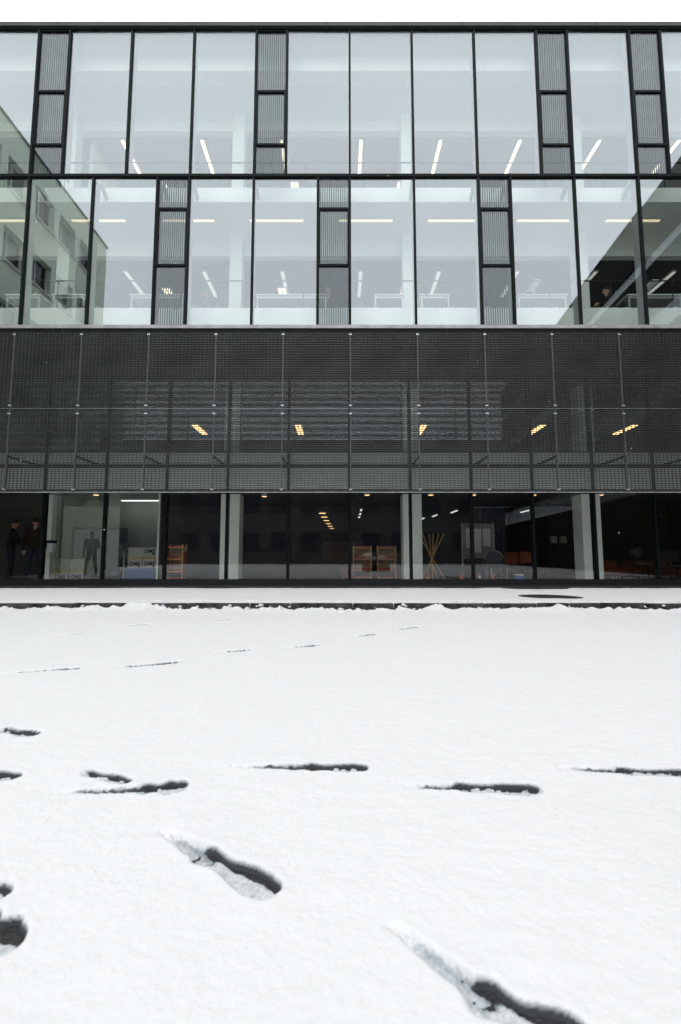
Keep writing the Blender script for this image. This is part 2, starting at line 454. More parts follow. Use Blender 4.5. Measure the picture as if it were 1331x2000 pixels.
def snow_height(X, Y):
    base = SNOW + 0.010 * (fbm(X * 0.9, Y * 0.9, 3, 3) - 0.5) + 0.0075 * (fbm(X * 5, Y * 5, 11, 3) - 0.5)
    base += 0.0022 * (fbm(X * 34, Y * 34, 5, 3) - 0.5) + 0.0018 * (vnoise(X * 95, Y * 95, 6) - 0.5)
    # wind and melt ripples, fine near the camera
    base += 0.0032 * (fbm(X * 9 + Y * 3, Y * 26, 23, 3) - 0.5)
    # ploughed ridge of lumps against the terrace edge
    crest = 6.70 + 0.16 * (fbm(X * 1.3, X * 0 + 2.0, 33, 3) - 0.5)
    rid = sstep(crest - 0.55, crest - 0.05, Y)
    lump = fbm(X * 4.5, Y * 4.0, 31, 4)
    lump2 = np.maximum(vnoise(X * 8.0, Y * 6.0, 37), vnoise(X * 15.0 + 3, Y * 11.0, 39) * 0.9)
    base += rid * (0.070 * np.clip(lump - 0.42, 0, 1) + 0.085 * np.clip(lump2 - 0.52, 0, 1) * sstep(crest - 0.3, crest, Y)
                   + 0.014 * (fbm(X * 26, Y * 26, 41, 3) - 0.5))
    for bxx, byy, rr, hh in ((-3.02, 6.78, 0.13, 0.085), (-2.83, 6.80, 0.12, 0.075), (-3.30, 6.8, 0.08, 0.055), (-2.66, 6.74, 0.14, 0.045), (-3.55, 6.75, 0.12, 0.05), (3.1, 6.7, 0.25, 0.05), (1.45, 6.75, 0.16, 0.04), (-0.3, 6.72, 0.10, 0.03), (5.4, 6.75, 0.14, 0.04)):
        q = ((X - bxx) ** 2 + (Y - byy) ** 2) / rr ** 2
        base += hh * np.exp(-q * 1.6) * (0.8 + 0.4 * fbm(X * 20, Y * 20, 43, 2))
    # trench of bare ground between the ridge and the kerb, with slumped remains of snow
    edge = crest + 0.10 + 0.30 * (fbm(X * 3.1, X * 0 + 5.0, 47, 4) - 0.5)
    base = base - 0.14 * sstep(edge - 0.015, edge + 0.05, Y)
    base += 0.20 * np.clip(fbm(X * 6.5, Y * 4.0, 49, 3) - 0.56, 0, 1) * sstep(edge, edge + 0.1, Y) * 1.0 + 0.07 * sstep(edge, edge + 0.1, Y)
    slush = np.zeros_like(base)
    wob = 0.016 * (fbm(X * 15, Y * 15, 61, 3) - 0.5)
    grain = fbm(X * 75, Y * 75, 71, 3)
    for (x0, y0), (x1, y1), w, b0, drag in PR:
        dx, dy = x1 - x0, y1 - y0
        L = math.hypot(dx, dy); ux, uy = dx / L, dy / L
        box = (np.abs(X - (x0 + x1) / 2) < 0.75) & (np.abs(Y - (y0 + y1) / 2) < 0.5)
        if not box.any():
            continue
        ii = np.where(box)
        xx, yy = X[ii], Y[ii]
        t = (xx - x0) * ux + (yy - y0) * uy
        s = -(xx - x0) * uy + (yy - y0) * ux
        # sole: heel and ball slightly wider than the waist
        tn = np.clip(t / L, 0, 1)
        ww = w * (0.86 + 0.20 * np.cos((tn - 0.78) * 6.2) )
        d = np.hypot(np.maximum(0, np.maximum(-t, t - L)), s) - ww + wob[ii]
        press = 1 - sstep(-0.004, 0.009, d)
        far = s * (1 if ux > 0 else -1) + 0.010 * (grain[ii] - 0.5) + 1.2 * wob[ii]
        # bare wet ground along the far edge, slush pushed to the near edge
        bare = sstep(b0 * w, (b0 + 0.3) * w, far) * sstep(0.62, 0.50, fbm(xx * 60, yy * 60, 87, 2) * (0.55 + 0.45 * sstep(0.9 * w, 0.2 * w, far)))
        tgt = (0.0085 + 0.010 * (grain[ii] - 0.45)) * (1 - bare) - 0.005 * bare
        h = base[ii]
        h2 = h * (1 - press) + np.minimum(h, tgt) * press
        rim = np.exp(-((d - 0.016) / 0.012) ** 2) * 0.0012
        h2 += rim * (0.4 + fbm(xx * 40, yy * 40, 83, 2))
        base[ii] = h2
        wall = (1 - sstep(0.000, 0.011, d)) * sstep(0.1 * w, 0.5 * w, far)
        slush[ii] = np.maximum(slush[ii], np.maximum(press * (0.50 + 0.16 * grain[ii]), 1.15 * wall))
        if drag:
            gx, gy = drag
            Lx, Ly = x0 - gx, y0 - gy
            LL = math.hypot(Lx, Ly); vx, vy = Lx / LL, Ly / LL
            t2 = (xx - gx) * vx + (yy - gy) * vy
            s2 = -(xx - gx) * vy + (yy - gy) * vx
            tn2 = np.clip(t2 / LL, 0, 1)
            d2 = np.hypot(np.maximum(0, np.maximum(-t2, t2 - LL)), s2) - (0.013 + 0.013 * tn2) + 1.0 * wob[ii]
            p2 = (1 - sstep(-0.007, 0.007, d2)) * (0.35 + 0.65 * sstep(0.0, 0.3, tn2))
            h = base[ii]
            base[ii] = h * (1 - p2) + np.minimum(h, 0.0075 - 0.004 * tn2 + 0.026 * (grain[ii] - 0.5)) * p2
            slush[ii] = np.maximum(slush[ii], p2 * (0.54 + 0.14 * tn2 + (0.12 if b0 > 0.2 else 0.34) * sstep(-0.002, 0.010, s2 + 0.012 * (grain[ii] - 0.5)) * sstep(0.05, 0.35, tn2)))
    # snow ends against the terrace kerb
    return base, slush

def graded(stops):
    out = [stops[0][0]]
    while out[-1] < stops[-1][0]:
        x = out[-1]
        for (a, sa), (b, sb) in zip(stops, stops[1:]):
            if a <= x <= b:
                step = sa + (sb - sa) * (x - a) / (b - a)
                break
        out.append(x + step)
    return np.array(out)

ys = graded([(-26, 1.5), (-2, 0.4), (0.2, 0.03), (0.62, 0.0048), (1.8, 0.0050), (2.2, 0.009), (4.0, 0.014), (6.0, 0.020), (7.1, 0.018)])
xr = graded([(0, 0.0048), (1.0, 0.0052), (2.0, 0.013), (4.0, 0.026), (7.0, 0.032), (9.0, 0.3), (14, 0.8)])
xs = np.concatenate([-xr[:0:-1], xr])
X, Y = np.meshgrid(xs, ys)
Zs, Sl = snow_height(X, Y)
snow = link('snow_ground', grid_mesh('snow_ground', xs, ys, Zs, M['snow'], {'slush': Sl}))
snow['kind'] = 'structure'

# terrace: slab, kerb stones along its edge, paving slabs left bare under the overhang
TE = 7.10
terrace = thing('terrace', 'low stone terrace along the glass front, covered with snow', 'terrace', (0, 0, 0))
terrace['kind'] = 'structure'
bx('terrace_core', -12.0, 12.0, TE + 0.35, 13.0, -0.1, 0.053, M['paving'], terrace)
x = -10.0
i = 0
while x < 10.0:
    w = random.choice((0.62, 0.78, 0.95, 0.7))
    dy = random.uniform(-0.008, 0.012)
    dz = random.uniform(-0.006, 0.006)
    bx('kerb_stone', x + 0.006, x + w - 0.006, TE + dy, TE + 0.345, -0.05, 0.076 + dz, M['stone'], terrace, bevel=0.008)
    x += w
for r in range(2):
    x = -10.2
    while x < 10.0:
        bx('paving_slab', x + 0.004, x + 0.896, 10.05 + r * 0.82, 10.05 + r * 0.82 + 0.812, 0.01, 0.063 + random.uniform(0, 0.004), M['paving'], terrace, bevel=0.003)
        x += 0.9

def terrace_snow(X, Y):
    h = 0.084 + 0.016 * (fbm(X * 0.8, Y * 0.8, 91, 3) - 0.5) + 0.012 * (fbm(X * 6, Y * 6, 93, 4) - 0.5)
    h = h + sstep(7.9, 7.2, Y) * (0.018 + 0.04 * np.clip(fbm(X * 5, Y * 4, 97, 3) - 0.45, 0, 1))
    h += 0.03 * np.clip(fbm(X * 2.2, Y * 2.6, 95, 3) - 0.6, 0, 1)
    # ragged front lip
    lip = 7.13 + 0.10 * (fbm(X * 6, Y * 0.2, 101, 4) - 0.5)
    h = h - 0.2 * sstep(lip + 0.012, lip - 0.012, Y)
    # melted back towards the building under the overhang
    back = 10.38 + 0.16 * (fbm(X * 1.1, Y * 0.05, 103, 4) - 0.5) + 0.06 * (fbm(X * 7, Y * 3, 104, 3) - 0.5)
    h = h - 0.08 * sstep(back - 0.10, back + 0.03, Y)
    # bare strip at the drip line right of centre
    q = ((X - 4.3) / 0.75) ** 2 + ((Y - 10.25) / 0.34) ** 2 + 0.5 * (fbm(X * 4, Y * 4, 107, 3) - 0.5)
    h = h - 0.08 * (1 - sstep(0.9, 1.1, q))
    q = ((X + 7.9) / 0.7) ** 2 + ((Y - 10.0) / 0.25) ** 2 + 0.9 * (fbm(X * 3, Y * 5, 109, 3) - 0.5)
    h = h - 0.08 * (1 - sstep(0.8, 1.15, q))
    # cleared round cover
    q = np.hypot(X - 3.72, (Y - 8.28)) - 0.51 + 0.02 * (fbm(X * 9, Y * 9, 111, 3) - 0.5)
    h = h - 0.14 * (1 - sstep(-0.02, 0.03, q))
    sl = 0.30 * sstep(0.35, 0.05, q) + 0.30 * sstep(back - 0.5, back, Y) * fbm(X * 2, Y * 4, 113, 3)
    sl += 0.22 * sstep(5.4, 6.0, X) * np.exp(-((Y - 8.9) / 0.35) ** 2) * fbm(X * 3, Y * 6, 115, 3) * 1.6
    return h, sl
xs2 = np.arange(-9.6, 9.7, 0.026)
ys2 = np.concatenate([np.arange(7.07, 7.3, 0.012), np.arange(7.3, 10.75, 0.03)])
X2, Y2 = np.meshgrid(xs2, ys2)
Z2, S2 = terrace_snow(X2, Y2)
ts = link('snow_terrace', grid_mesh('snow_terrace', xs2, ys2, Z2, M['snow'], {'slush': S2}))
ts['kind'] = 'structure'

# clods of snow fallen along the kerb face
mb = MB()
def blob(mb, c, r, seed, n=9, m=6, flat=0.75):
    vs, fs = [], []
    rr = random.Random(seed)
    ph = [rr.uniform(0, 6.28) for _ in range(6)]
    for j in range(m + 1):
        th = math.pi * j / m
        for i in range(n):
            a = 2 * math.pi * i / n
            k = r * (1 + 0.16 * math.sin(3 * a + ph[0] + th) + 0.13 * math.sin(2 * a + ph[1] - 2 * th) + 0.1 * math.sin(5 * th + ph[2] + a))
            vs.append((c[0] + k * math.sin(th) * math.cos(a), c[1] + k * math.sin(th) * math.sin(a), c[2] + flat * k * math.cos(th)))
    for j in range(m):
        fs += [(j * n + i, (j + 1) * n + i, (j + 1) * n + (i + 1) % n, j * n + (i + 1) % n) for i in range(n)]
    mb.add(vs, fs)
for k in range(60):
    x = random.uniform(-8, 8)
    r = abs(random.gauss(0, 0.014)) + 0.008
    blob(mb, (x, random.uniform(6.86, 7.09), 0.012 + r * 0.6 + random.uniform(0, 0.02)), r, k)
cl = build('snow_clods', mb, M['snow'], kind='stuff', smooth=True)
tag(cl, 'small clods of snow lying along the foot of the stone kerb', 'snow')

# ------------------------------------------------------------------ round cover in the terrace
mc = thing('manhole_cover', 'large round dark cover showing through the snow on the terrace', 'manhole cover', (3.72, 8.28, 0.0535))
mb = MB(); mb.lathe([(0.47, 0.0), (0.47, 0.018), (0.455, 0.021)], 40)
build('cover_plate', mb, M['iron'], mc)
mb = MB()
n = 40
vs = []
for r, z in ((0.475, 0.0), (0.54, 0.0), (0.54, 0.016), (0.475, 0.016)):
    vs += [(r * math.cos(2 * math.pi * i / n), r * math.sin(2 * math.pi * i / n), z) for i in range(n)]
fs = []
for k in range(4):
    fs += [(k * n + i, k * n + (i + 1) % n, ((k + 1) % 4) * n + (i + 1) % n, ((k + 1) % 4) * n + i) for i in range(n)]
mb.add(vs, fs)
build('rim', mb, M['iron'], mc)

# ------------------------------------------------------------------ the library building
G0 = 0.23          # a grid line of the facade
MOD = 1.57         # module; the ribbed vents take half of it
YU = 10.5          # upper glazing plane
YS = 11.1          # slab edges behind it
YG = 11.8          # recessed glazing of the two lower floors
YM = 10.35         # grating screen
XL, XR = -12.0, 12.0
def gx(k): return G0 + MOD * k

lib = thing('library_building', 'three storey building with glass upper floors above a dark metal grating screen', 'building')

# roof
bx('roof_coping', XL, XR, YU - 0.09, YU + 0.12, 14.115, 14.225, M['coping'], lib)
bx('roof_trim', XL, XR, YU - 0.06, YU + 0.10, 14.07, 14.112, M['dark_frame'], lib)
for k in range(-4, 5):
    bx('coping_joint', k * 3.4 - 0.35, k * 3.4 - 0.338, YU - 0.094, YU - 0.088, 14.118, 14.227, M['dark_frame'], lib)
bx('roof_deck', XL, XR, YS + 0.002, 24.0, 14.86, 14.93, M['white'], lib)
mb = MB()
mb.add([(XL, YU + 0.125, 14.19), (XR, YU + 0.125, 14.19), (XR, YS, 14.76), (XL, YS, 14.76), (XL, YU + 0.125, 14.22), (XR, YU + 0.125, 14.22), (XR, YS, 14.80), (XL, YS, 14.80)],
       [(0, 3, 2, 1), (4, 5, 6, 7), (0, 1, 5, 4), (1, 2, 6, 5), (2, 3, 7, 6), (3, 0, 4, 7)])
build('roof_flashing', mb, M['white'], lib)
bx('roof_slab_edge', XL, XR, YS, YS + 0.35, 13.65, 14.855, M['white'], lib)
bx('ceiling', XL, XR, YS + 0.352, 12.50, 13.62, 13.85, M['ceiling'], lib)
bx('ceiling_bulkhead', XL, XR, 12.502, 12.70, 13.30, 13.86, M['white'], lib)
bx('ceiling', XL, XR, 12.702, 23.9, 13.32, 13.55, M['ceiling_grey'], lib)
# third floor slab and second floor ceiling
bx('floor_slab', XL, XR, YS, 23.9, 9.90, 10.30, M['white'], lib)
bx('carpet', XL, XR, YS + 0.16, 23.9, 10.302, 10.315, M['floor_pale'], lib)
bx('ceiling_bulkhead', XL, XR, 12.66, 12.86, 9.49, 9.897, M['white'], lib)
bx('ceiling', XL, XR, 12.862, 21.9, 9.50, 9.70, M['ceiling_dark'], lib)
# second floor slab
bx('floor_slab', XL, XR, YS, 21.9, 6.55, 7.03, M['white'], lib)
bx('carpet', XL, XR, YS + 0.16, 21.9, 7.032, 7.045, M['floor_carpet'], lib)
bx('soffit', XL, XR, YU + 0.055, 11.95, 6.205, 6.235, M['spandrel_dark'], lib)
# back and side walls of the upper rooms
bx('rear_wall', XL, XR, 23.91, 24.1, 10.32, 14.85, M['white'], lib)
bx('rear_wall', XL, XR, 21.91, 22.1, 7.05, 9.49, M['greywall'], lib)
for sx in (XL, XR):
    bx('end_wall', sx - 0.12, sx + 0.12, YU + 0.25, 24.2, 6.2, 14.85, M['white'], lib)
# a white partition on the top floor by the left wall
bx('partition_wall', -7.62, -7.50, 12.9, 18.0, 10.32, 13.3, M['white'], lib)
# columns
for cx in (-7.82, -2.95, 1.92, 6.80):
    bx('column', cx - 0.17, cx + 0.17, 12.25, 12.59, 10.32, 13.615, M['white'], lib)
    bx('column', cx - 0.17, cx + 0.17, 12.25, 12.59, 7.05, 9.895, M['white'], lib)
for cx in (-2.95, 1.92, 6.70):
    bx('column', cx - 0.25, cx + 0.25, 12.25, 12.75, 0.09, 2.44, M['column'], lib)
    bx('column', cx - 0.20, cx + 0.20, 12.25, 12.65, 3.47, 5.45, M['column'], lib)
bx('column', -7.98, -7.76, 12.35, 12.57, 0.09, 2.44, M['column'], lib)

# curtain wall of the two upper floors
TOPB = [(-5, 0.5), (-4.5, 1), (-3.5, 1), (-2.5, 1), (-1.5, 0.5), (-1, 1), (0, 1), (1, 1), (2, 1), (3, 0.5), (3.5, 1), (4.5, 0.5), (5, 1), (6, 1), (-6, 1), (-7, 1)]
BOTB = [(-7, 1), (-6, 1), (-5, 1), (-4, 1), (-3, 0.5), (-2.5, 1), (-1.5, 1), (-0.5, 0.5), (0, 1), (1, 1), (2, 0.5), (2.5, 1), (3.5, 1), (4.5, 1), (5.5, 1), (6.5, 0.5)]
Z_SILL, Z_MID, Z_TOP = 6.20, 10.07, 14.07
MW = 0.025          # half width of a mullion
def ribbed_panel(x0, x1, zs):
    p = bpy.data.objects.new('ribbed_vent', None); C.objects.link(p)
    p.empty_display_size = 0.1
    p.location = ((x0 + x1) / 2, YU, zs[0]); p.parent = lib
    w = (x1 - x0) / 2 - MW
    for k in range(3):
        za, zb = zs[k] - zs[0], zs[k + 1] - zs[0]
        ins = 0.040 if k == 1 else 0.014
        mbf = MB()
        mbf.box(-w, w, -0.045, 0.05, za + 0.002, za + ins)
        mbf.box(-w, w, -0.045, 0.05, zb - ins, zb - 0.002)
        mbf.box(-w, -w + ins, -0.043, 0.048, za + ins, zb - ins)
        mbf.box(w - ins, w, -0.043, 0.048, za + ins, zb - ins)
        build('sash' if k == 1 else 'frame', mbf, M['dark_frame'], p)
        bx('ribbed_pane', -w + ins, w - ins, -0.012, 0.0, za + ins, zb - ins, M['glass_ribbed'], p)
        mbr = MB()
        nr = 13
        ww = 2 * (w - ins)
        for q in range(nr):
            xc = -w + ins + ww * (q + 0.5) / nr
            mbr.box(xc - ww / nr * 0.17, xc + ww / nr * 0.17, 0.006, 0.030, za + ins, zb - ins)
        build('ribs', mbr, M['rib'], p, kind='stuff')
def wall_row(bays, z0, z1, subs):
    lines = set()
    for k, w in bays:
        lines.add(k); lines.add(k + w)
        x0, x1 = gx(k), gx(k + w)
        if w == 0.5:
            ribbed_panel(x0, x1, [z0 + 0.04] + subs + [z1 - 0.04])
        else:
            gp = bx('glass_pane', x0 + MW * 0.6, x1 - MW * 0.6, YU - 0.014, YU - 0.002, z0 + 0.02, z1 - 0.02, M['glass_upper'], lib)
            gp.rotation_euler = (rad(random.uniform(-0.16, 0.16)), 0, rad(random.uniform(-0.2, 0.2)))   # panes never sit quite true
    for k in sorted(lines):
        x = gx(k)
        bx('mullion', x - MW, x + MW, YU - 0.06, YU + 0.03, z0 + 0.041, z1 - 0.041, M['dark_frame'], lib)
        bx('mullion_fin', x - MW + 0.004, x + MW - 0.004, YU + 0.032, YU + 0.26, z0 + 0.05, z1 - 0.05, M['fin'], lib)
wall_row(TOPB, Z_MID, Z_TOP, [10.89, 12.36])
wall_row(BOTB, Z_SILL, Z_MID, [7.74, 9.22])
bx('transom', XL, XR, YU - 0.065, YU + 0.05, Z_MID - 0.034, Z_MID + 0.034, M['dark_frame'], lib)
bx('sill_transom', XL, XR, YU - 0.065, YU + 0.05, Z_SILL - 0.034, Z_SILL + 0.034, M['dark_frame'], lib)
# angled brackets tying the mullions back to the slab edges
for k, w in BOTB:
    x = gx(k)
    if -9 < x < 9:
        mb = MB()
        mb.add([(-0.03, 0.25, 0.30), (0.03, 0.25, 0.30), (0.03, 0.598, 0.16), (-0.03, 0.598, 0.16), (-0.03, 0.25, 0.16), (0.03, 0.25, 0.16), (0.03, 0.598, 0.0), (-0.03, 0.598, 0.0)],
               [(0, 1, 2, 3), (7, 6, 5, 4), (0, 4, 5, 1), (1, 5, 6, 2), (2, 6, 7, 3), (3, 7, 4, 0)])
        build('bracket', mb, M['fin'], lib, (x + 0.0, YU, 9.93))
# handrails at the slab edges
for zf, nm in ((10.30, 'top'), (7.03, 'second')):
    r = bpy.data.objects.new('railing', None); C.objects.link(r); r.parent = lib
    r.empty_display_size = 0.1
    r.location = (0, YS + 0.08, zf)
    mb = MB(); mb.tube((XL + 0.2, 0, 0.77), (XR - 0.2, 0, 0.77), 0.018)
    build('handrail', mb, M['rail'], r)
    k = -7
    while k <= 7:
        mb = MB(); mb.tube((gx(k) + 0.4, 0, 0.002), (gx(k) + 0.4, 0, 0.76), 0.011, n=6)
        build('post', mb, M['rail'], r)
        k += 1
# ledge below the upper glazing
bx('ledge', XL, XR, YM - 0.06, YU - 0.068, 6.085, 6.165, M['ledge'], lib)
bx('ledge_underside', XL, XR, YM - 0.04, YM + 0.098, 6.03, 6.083, M['dark_frame'], lib)

# snow lodged on the slab edge ledge behind the glass
mb = MB()
for k in range(520):
    x = random.choice((random.uniform(0.4, 9.2), random.uniform(0.4, 9.2), random.uniform(-9, 0.2)))
    r = random.uniform(0.007, 0.022) * (1.0 if x > 0.3 else 0.7)
    blob(mb, (x, random.uniform(YS + 0.01, YS + 0.045), 7.034 + r * 0.5), r, k, 6, 4)
build('ledge_snow', mb, M['snow'], lib, kind='stuff', smooth=True)

# grating screen: 20 mm bars in panels of one module, two rows
PW = MOD - 0.020
def grating_mesh(h):
    mb = MB()
    pitch = 0.0405
    n = int(h / pitch)
    for i in range(n + 1):
        z = i * (h - 0.013) / n
        mb.box(-PW / 2 + 0.004, PW / 2 - 0.004, -0.016, 0.016, z, z + 0.013)
    nv = 18
    for i in range(1, nv):
        x = -PW / 2 + PW * i / nv
        mb.box(x - 0.003, x + 0.003, -0.006, 0.012, 0.0, h)
    return mb.mesh('grating_bars', M['grating'])
def grating_frame(h):
    mb = MB()
    mb.box(-0.002, 0.002, -0.022, 0.022, 0, h)
    return mb.mesh('side_bar', M['grating_edge'])
def grating_rail(z, t):
    mb = MB()
    mb.box(-PW / 2 + 0.0045, PW / 2 - 0.0045, -0.024, 0.020, z, z + t)
    for i in range(18):                           # ends of the cross wires standing on the bottom bar
        x = -PW / 2 + PW * (i + 0.5) / 18
        mb.box(x - 0.011, x + 0.011, -0.030, -0.0245, z + 0.002, z + t + 0.004)
    return mb.mesh('bottom_bar', M['grating_foot'])
ROWS = ((2.215, 4.125), (4.165, 6.02))
gm = [(grating_mesh(b - a), grating_frame(b - a), grating_rail(0.0, 0.022 if a < 3 else 0.009)) for a, b in ROWS]
mbc = MB()
for sx in (-1, 1):
    mbc.box(sx * 0.022 - 0.008 if sx < 0 else 0.014, sx * 0.022 + 0.008 if sx < 0 else 0.030, -0.034, -0.0235, -0.016, 0.016)
mbc.box(-0.013, 0.013, -0.040, -0.0235, -0.006, 0.006)
clip_me = mbc.mesh('clip', M['clip'])
for r, (za, zb) in enumerate(ROWS):
    for k in range(-7, 7):
        p = bpy.data.objects.new('grating_panel', None); C.objects.link(p)
        p.empty_display_size = 0.1
        p.parent = lib; p.location = (gx(k + 0.5), YM, za)
        link('grating_bars', gm[r][0], p, kind='stuff')
        link('side_bar', gm[r][1], p, (-PW / 2 + 0.002, 0, 0))
        link('side_bar', gm[r][1], p, (PW / 2 - 0.002, 0, 0))
        link('bottom_bar', gm[r][2], p)
        for zz in (0.075, zb - za - 0.075):
            link('clip', clip_me, p, (-MOD / 2, 0, zz))
# posts and arms that carry the screen
for k in range(-7, 8):
    bx('screen_post', gx(k) - 0.0045, gx(k) + 0.0045, YM - 0.023, YM + 0.055, 2.2, 6.02, M['grating_edge'], lib)
    for zz in (3.06,):
        bx('screen_arm', gx(k) - 0.015, gx(k) + 0.015, YM + 0.057, YG - 0.07, zz - 0.025, zz + 0.025, M['dark_frame'], lib)

# recessed glazing of the two lower floors
for k in range(-7, 8):
    x = gx(k)
    bx('mullion', x - 0.034, x + 0.034, YG - 0.06, YG + 0.10, 0.20, 6.2, M['dark_frame'], lib)
    if k < 7:
        x1 = gx(k + 1)
        bx('glass_pane', x + 0.035, x1 - 0.035, YG - 0.014, YG - 0.002, 0.21, 2.42, M['glass_lower'], lib)
        bx('glass_pane', x + 0.035, x1 - 0.035, YG - 0.014, YG - 0.002, 3.49, 5.47, M['glass_first'], lib)
        bx('spandrel_panel', x + 0.035, x1 - 0.035, YG - 0.02, YG + 0.03, 2.49, 3.07, M['spandrel_pale'], lib)
        bx('spandrel_panel', x + 0.035, x1 - 0.035, YG - 0.02, YG + 0.03, 3.16, 3.46, M['spandrel_pale'], lib)
        bx('spandrel_panel', x + 0.035, x1 - 0.035, YG - 0.02, YG + 0.03, 5.54, 6.2, M['spandrel_dark'], lib)
for za, zb in ((2.42, 2.49), (3.07, 3.16), (3.46, 3.49), (5.47, 5.54)):
    bx('transom', XL, XR, YG - 0.05, YG + 0.08, za + 0.001, zb - 0.001, M['dark_frame'], lib)
bx('plinth', XL, XR, YG - 0.10, YG + 0.12, 0.0535, 0.198, M['spandrel_dark'], lib)
# first floor room
bx('floor_slab', XL, XR, YG + 0.15, 26.0, 2.80, 3.42, M['hall_ceiling'], lib)
bx('ceiling', XL, XR, YG + 0.15, 26.0, 5.44, 5.6, M['hall_ceiling'], lib)
bx('rear_wall', XL, XR, 26.0, 26.2, 2.8, 5.6, M['darkroom'], lib)
# ground floor hall
bx('hall_floor', XL, XR, YG + 0.13, 36.0, 0.06, 0.09, M['hall_floor'], lib)
bx('hall_ceiling', XL, XR, YG + 0.15, 36.0, 2.70, 2.79, M['hall_ceiling'], lib)
bx('rear_wall', XL, XR, 36.0, 36.2, 0.05, 2.8, M['darkroom'], lib)
for sx in (XL, XR):
    bx('end_wall', sx - 0.12, sx + 0.12, YG + 0.16, 36.2, 0.05, 5.6, M['darkroom'], lib)
# small pale walled room at the left of the ground floor
bx('partition_wall', -4.75, -4.70, YG + 0.14, 15.6, 0.092, 2.695, M['roomwall'], lib)
bx('partition_lining', -4.698, -4.66, YG + 0.14, 15.6, 0.092, 2.695, M['darkroom'], lib)
bx('partition_wall', -8.75, -4.755, 15.5, 15.6, 0.092, 2.695, M['roomwall'], lib)
bx('partition_wall', -11.8, -8.755, 14.2, 14.3, 0.092, 2.695, M['hall_ceiling'], lib)
bx('partition_wall', -8.754, -8.65, 14.2, 15.499, 0.092, 2.695, M['roomwall'], lib)
bx('room_ceiling', -8.75, -4.755, YG + 0.15, 15.499, 2.66, 2.698, M['roomwall'], lib)
bx('partition_wall', -4.49, 11.8, 33.0, 33.1, 0.092, 2.695, M['darkroom'], lib)
bx('bookcase_wall', -0.9, 1.2, 23.4, 23.9, 0.092, 1.5, M['tan'], lib)
bx('partition_wall', 7.5, 11.8, 16.6, 16.7, 0.092, 2.695, M['darkroom'], lib)

# ------------------------------------------------------------------ lamps
def ceiling_light(x0, x1, y0, y1, z, m, label, name='ceiling_light', group=None, double=False):
    cx, cy = (x0 + x1) / 2, (y0 + y1) / 2
    t = thing(name, label, 'ceiling light', (cx, cy, z), 0, group)
    lx, ly = (x1 - x0) / 2, (y1 - y0) / 2
    bx('housing', -lx - 0.03, lx + 0.03, -ly - 0.03, ly + 0.03, 0.0, 0.045, M['housing'], t)
    if double:
        for s in (-1, 1):
            bx('tube', s * lx * 0.55 - lx * 0.32, s * lx * 0.55 + lx * 0.32, -ly, ly, -0.03, -0.001, m, t)
    else:
        bx('tube', -lx, lx, -ly, ly, -0.03, -0.001, m, t)
    return t
xsl = [0.62 + 2.4 * k for k in range(-3, 5)]
for i, x in enumerate(xsl):
    ceiling_light(x - 0.04, x + 0.04, 12.78, 14.1, 13.274, M['lamp_warm'], 'lit tube in the nearer row pointing inward on the top floor ceiling, ' + nth(i, len(xsl)), group='nearer tube lights on the top floor')
xs3 = [-6.0, -1.55, 2.05, 5.62]
for i, x in enumerate(xs3):
    ceiling_light(x - 0.13, x + 0.13, 14.35, 15.4, 13.274, M['lamp_warm'], 'double lit tube farther back on the top floor ceiling, ' + nth(i, len(xs3)), double=True, group='farther double lights on the top floor')
xp = [-9.7 + 2.415 * k for k in range(8)]
for i, x in enumerate(xp):
    ceiling_light(x + 0.0 - 0.0, x + 1.45, 11.665, 11.72, 9.854, M['lamp_mild'], 'lit tube running parallel to the facade under the second floor ceiling, ' + nth(i, len(xp)), group='tube lights along the second floor facade')
for i, x in enumerate(xsl):
    ceiling_light(x - 0.045, x + 0.045, 13.35, 14.7, 9.454, M['lamp_pale'], 'dim white tube pointing inward on the second floor ceiling, ' + nth(i, len(xsl)), group='white tube lights on the second floor')
xs4 = [-8.9, -5.65, -1.9, 2.1]
for i, x in enumerate(xs4):
    ceiling_light(x - 0.13, x + 0.13, 14.15 if i else 14.3, 15.3, 9.40, M['lamp_warm'], 'bright warm double tube behind the desks on the second floor, ' + nth(i, len(xs4)), double=True, group='warm double lights on the second floor')
xs5 = [-5.15, -1.5, 2.95, 7.15, 10.4]
for i, x in enumerate(xs5):
    ceiling_light(x - 0.11, x + 0.11, 15.9, 17.1, 5.39, M['lamp_amber_hot'], 'amber ceiling light seen through the metal grating, ' + nth(i, len(xs5)), double=True, group='amber lights behind the grating')
ceiling_light(-7.2, -5.0, 15.02, 15.10, 2.61, M['lamp_white_hot'], 'white strip light under the ceiling of the pale ground floor room', group='strip light of the pale room')
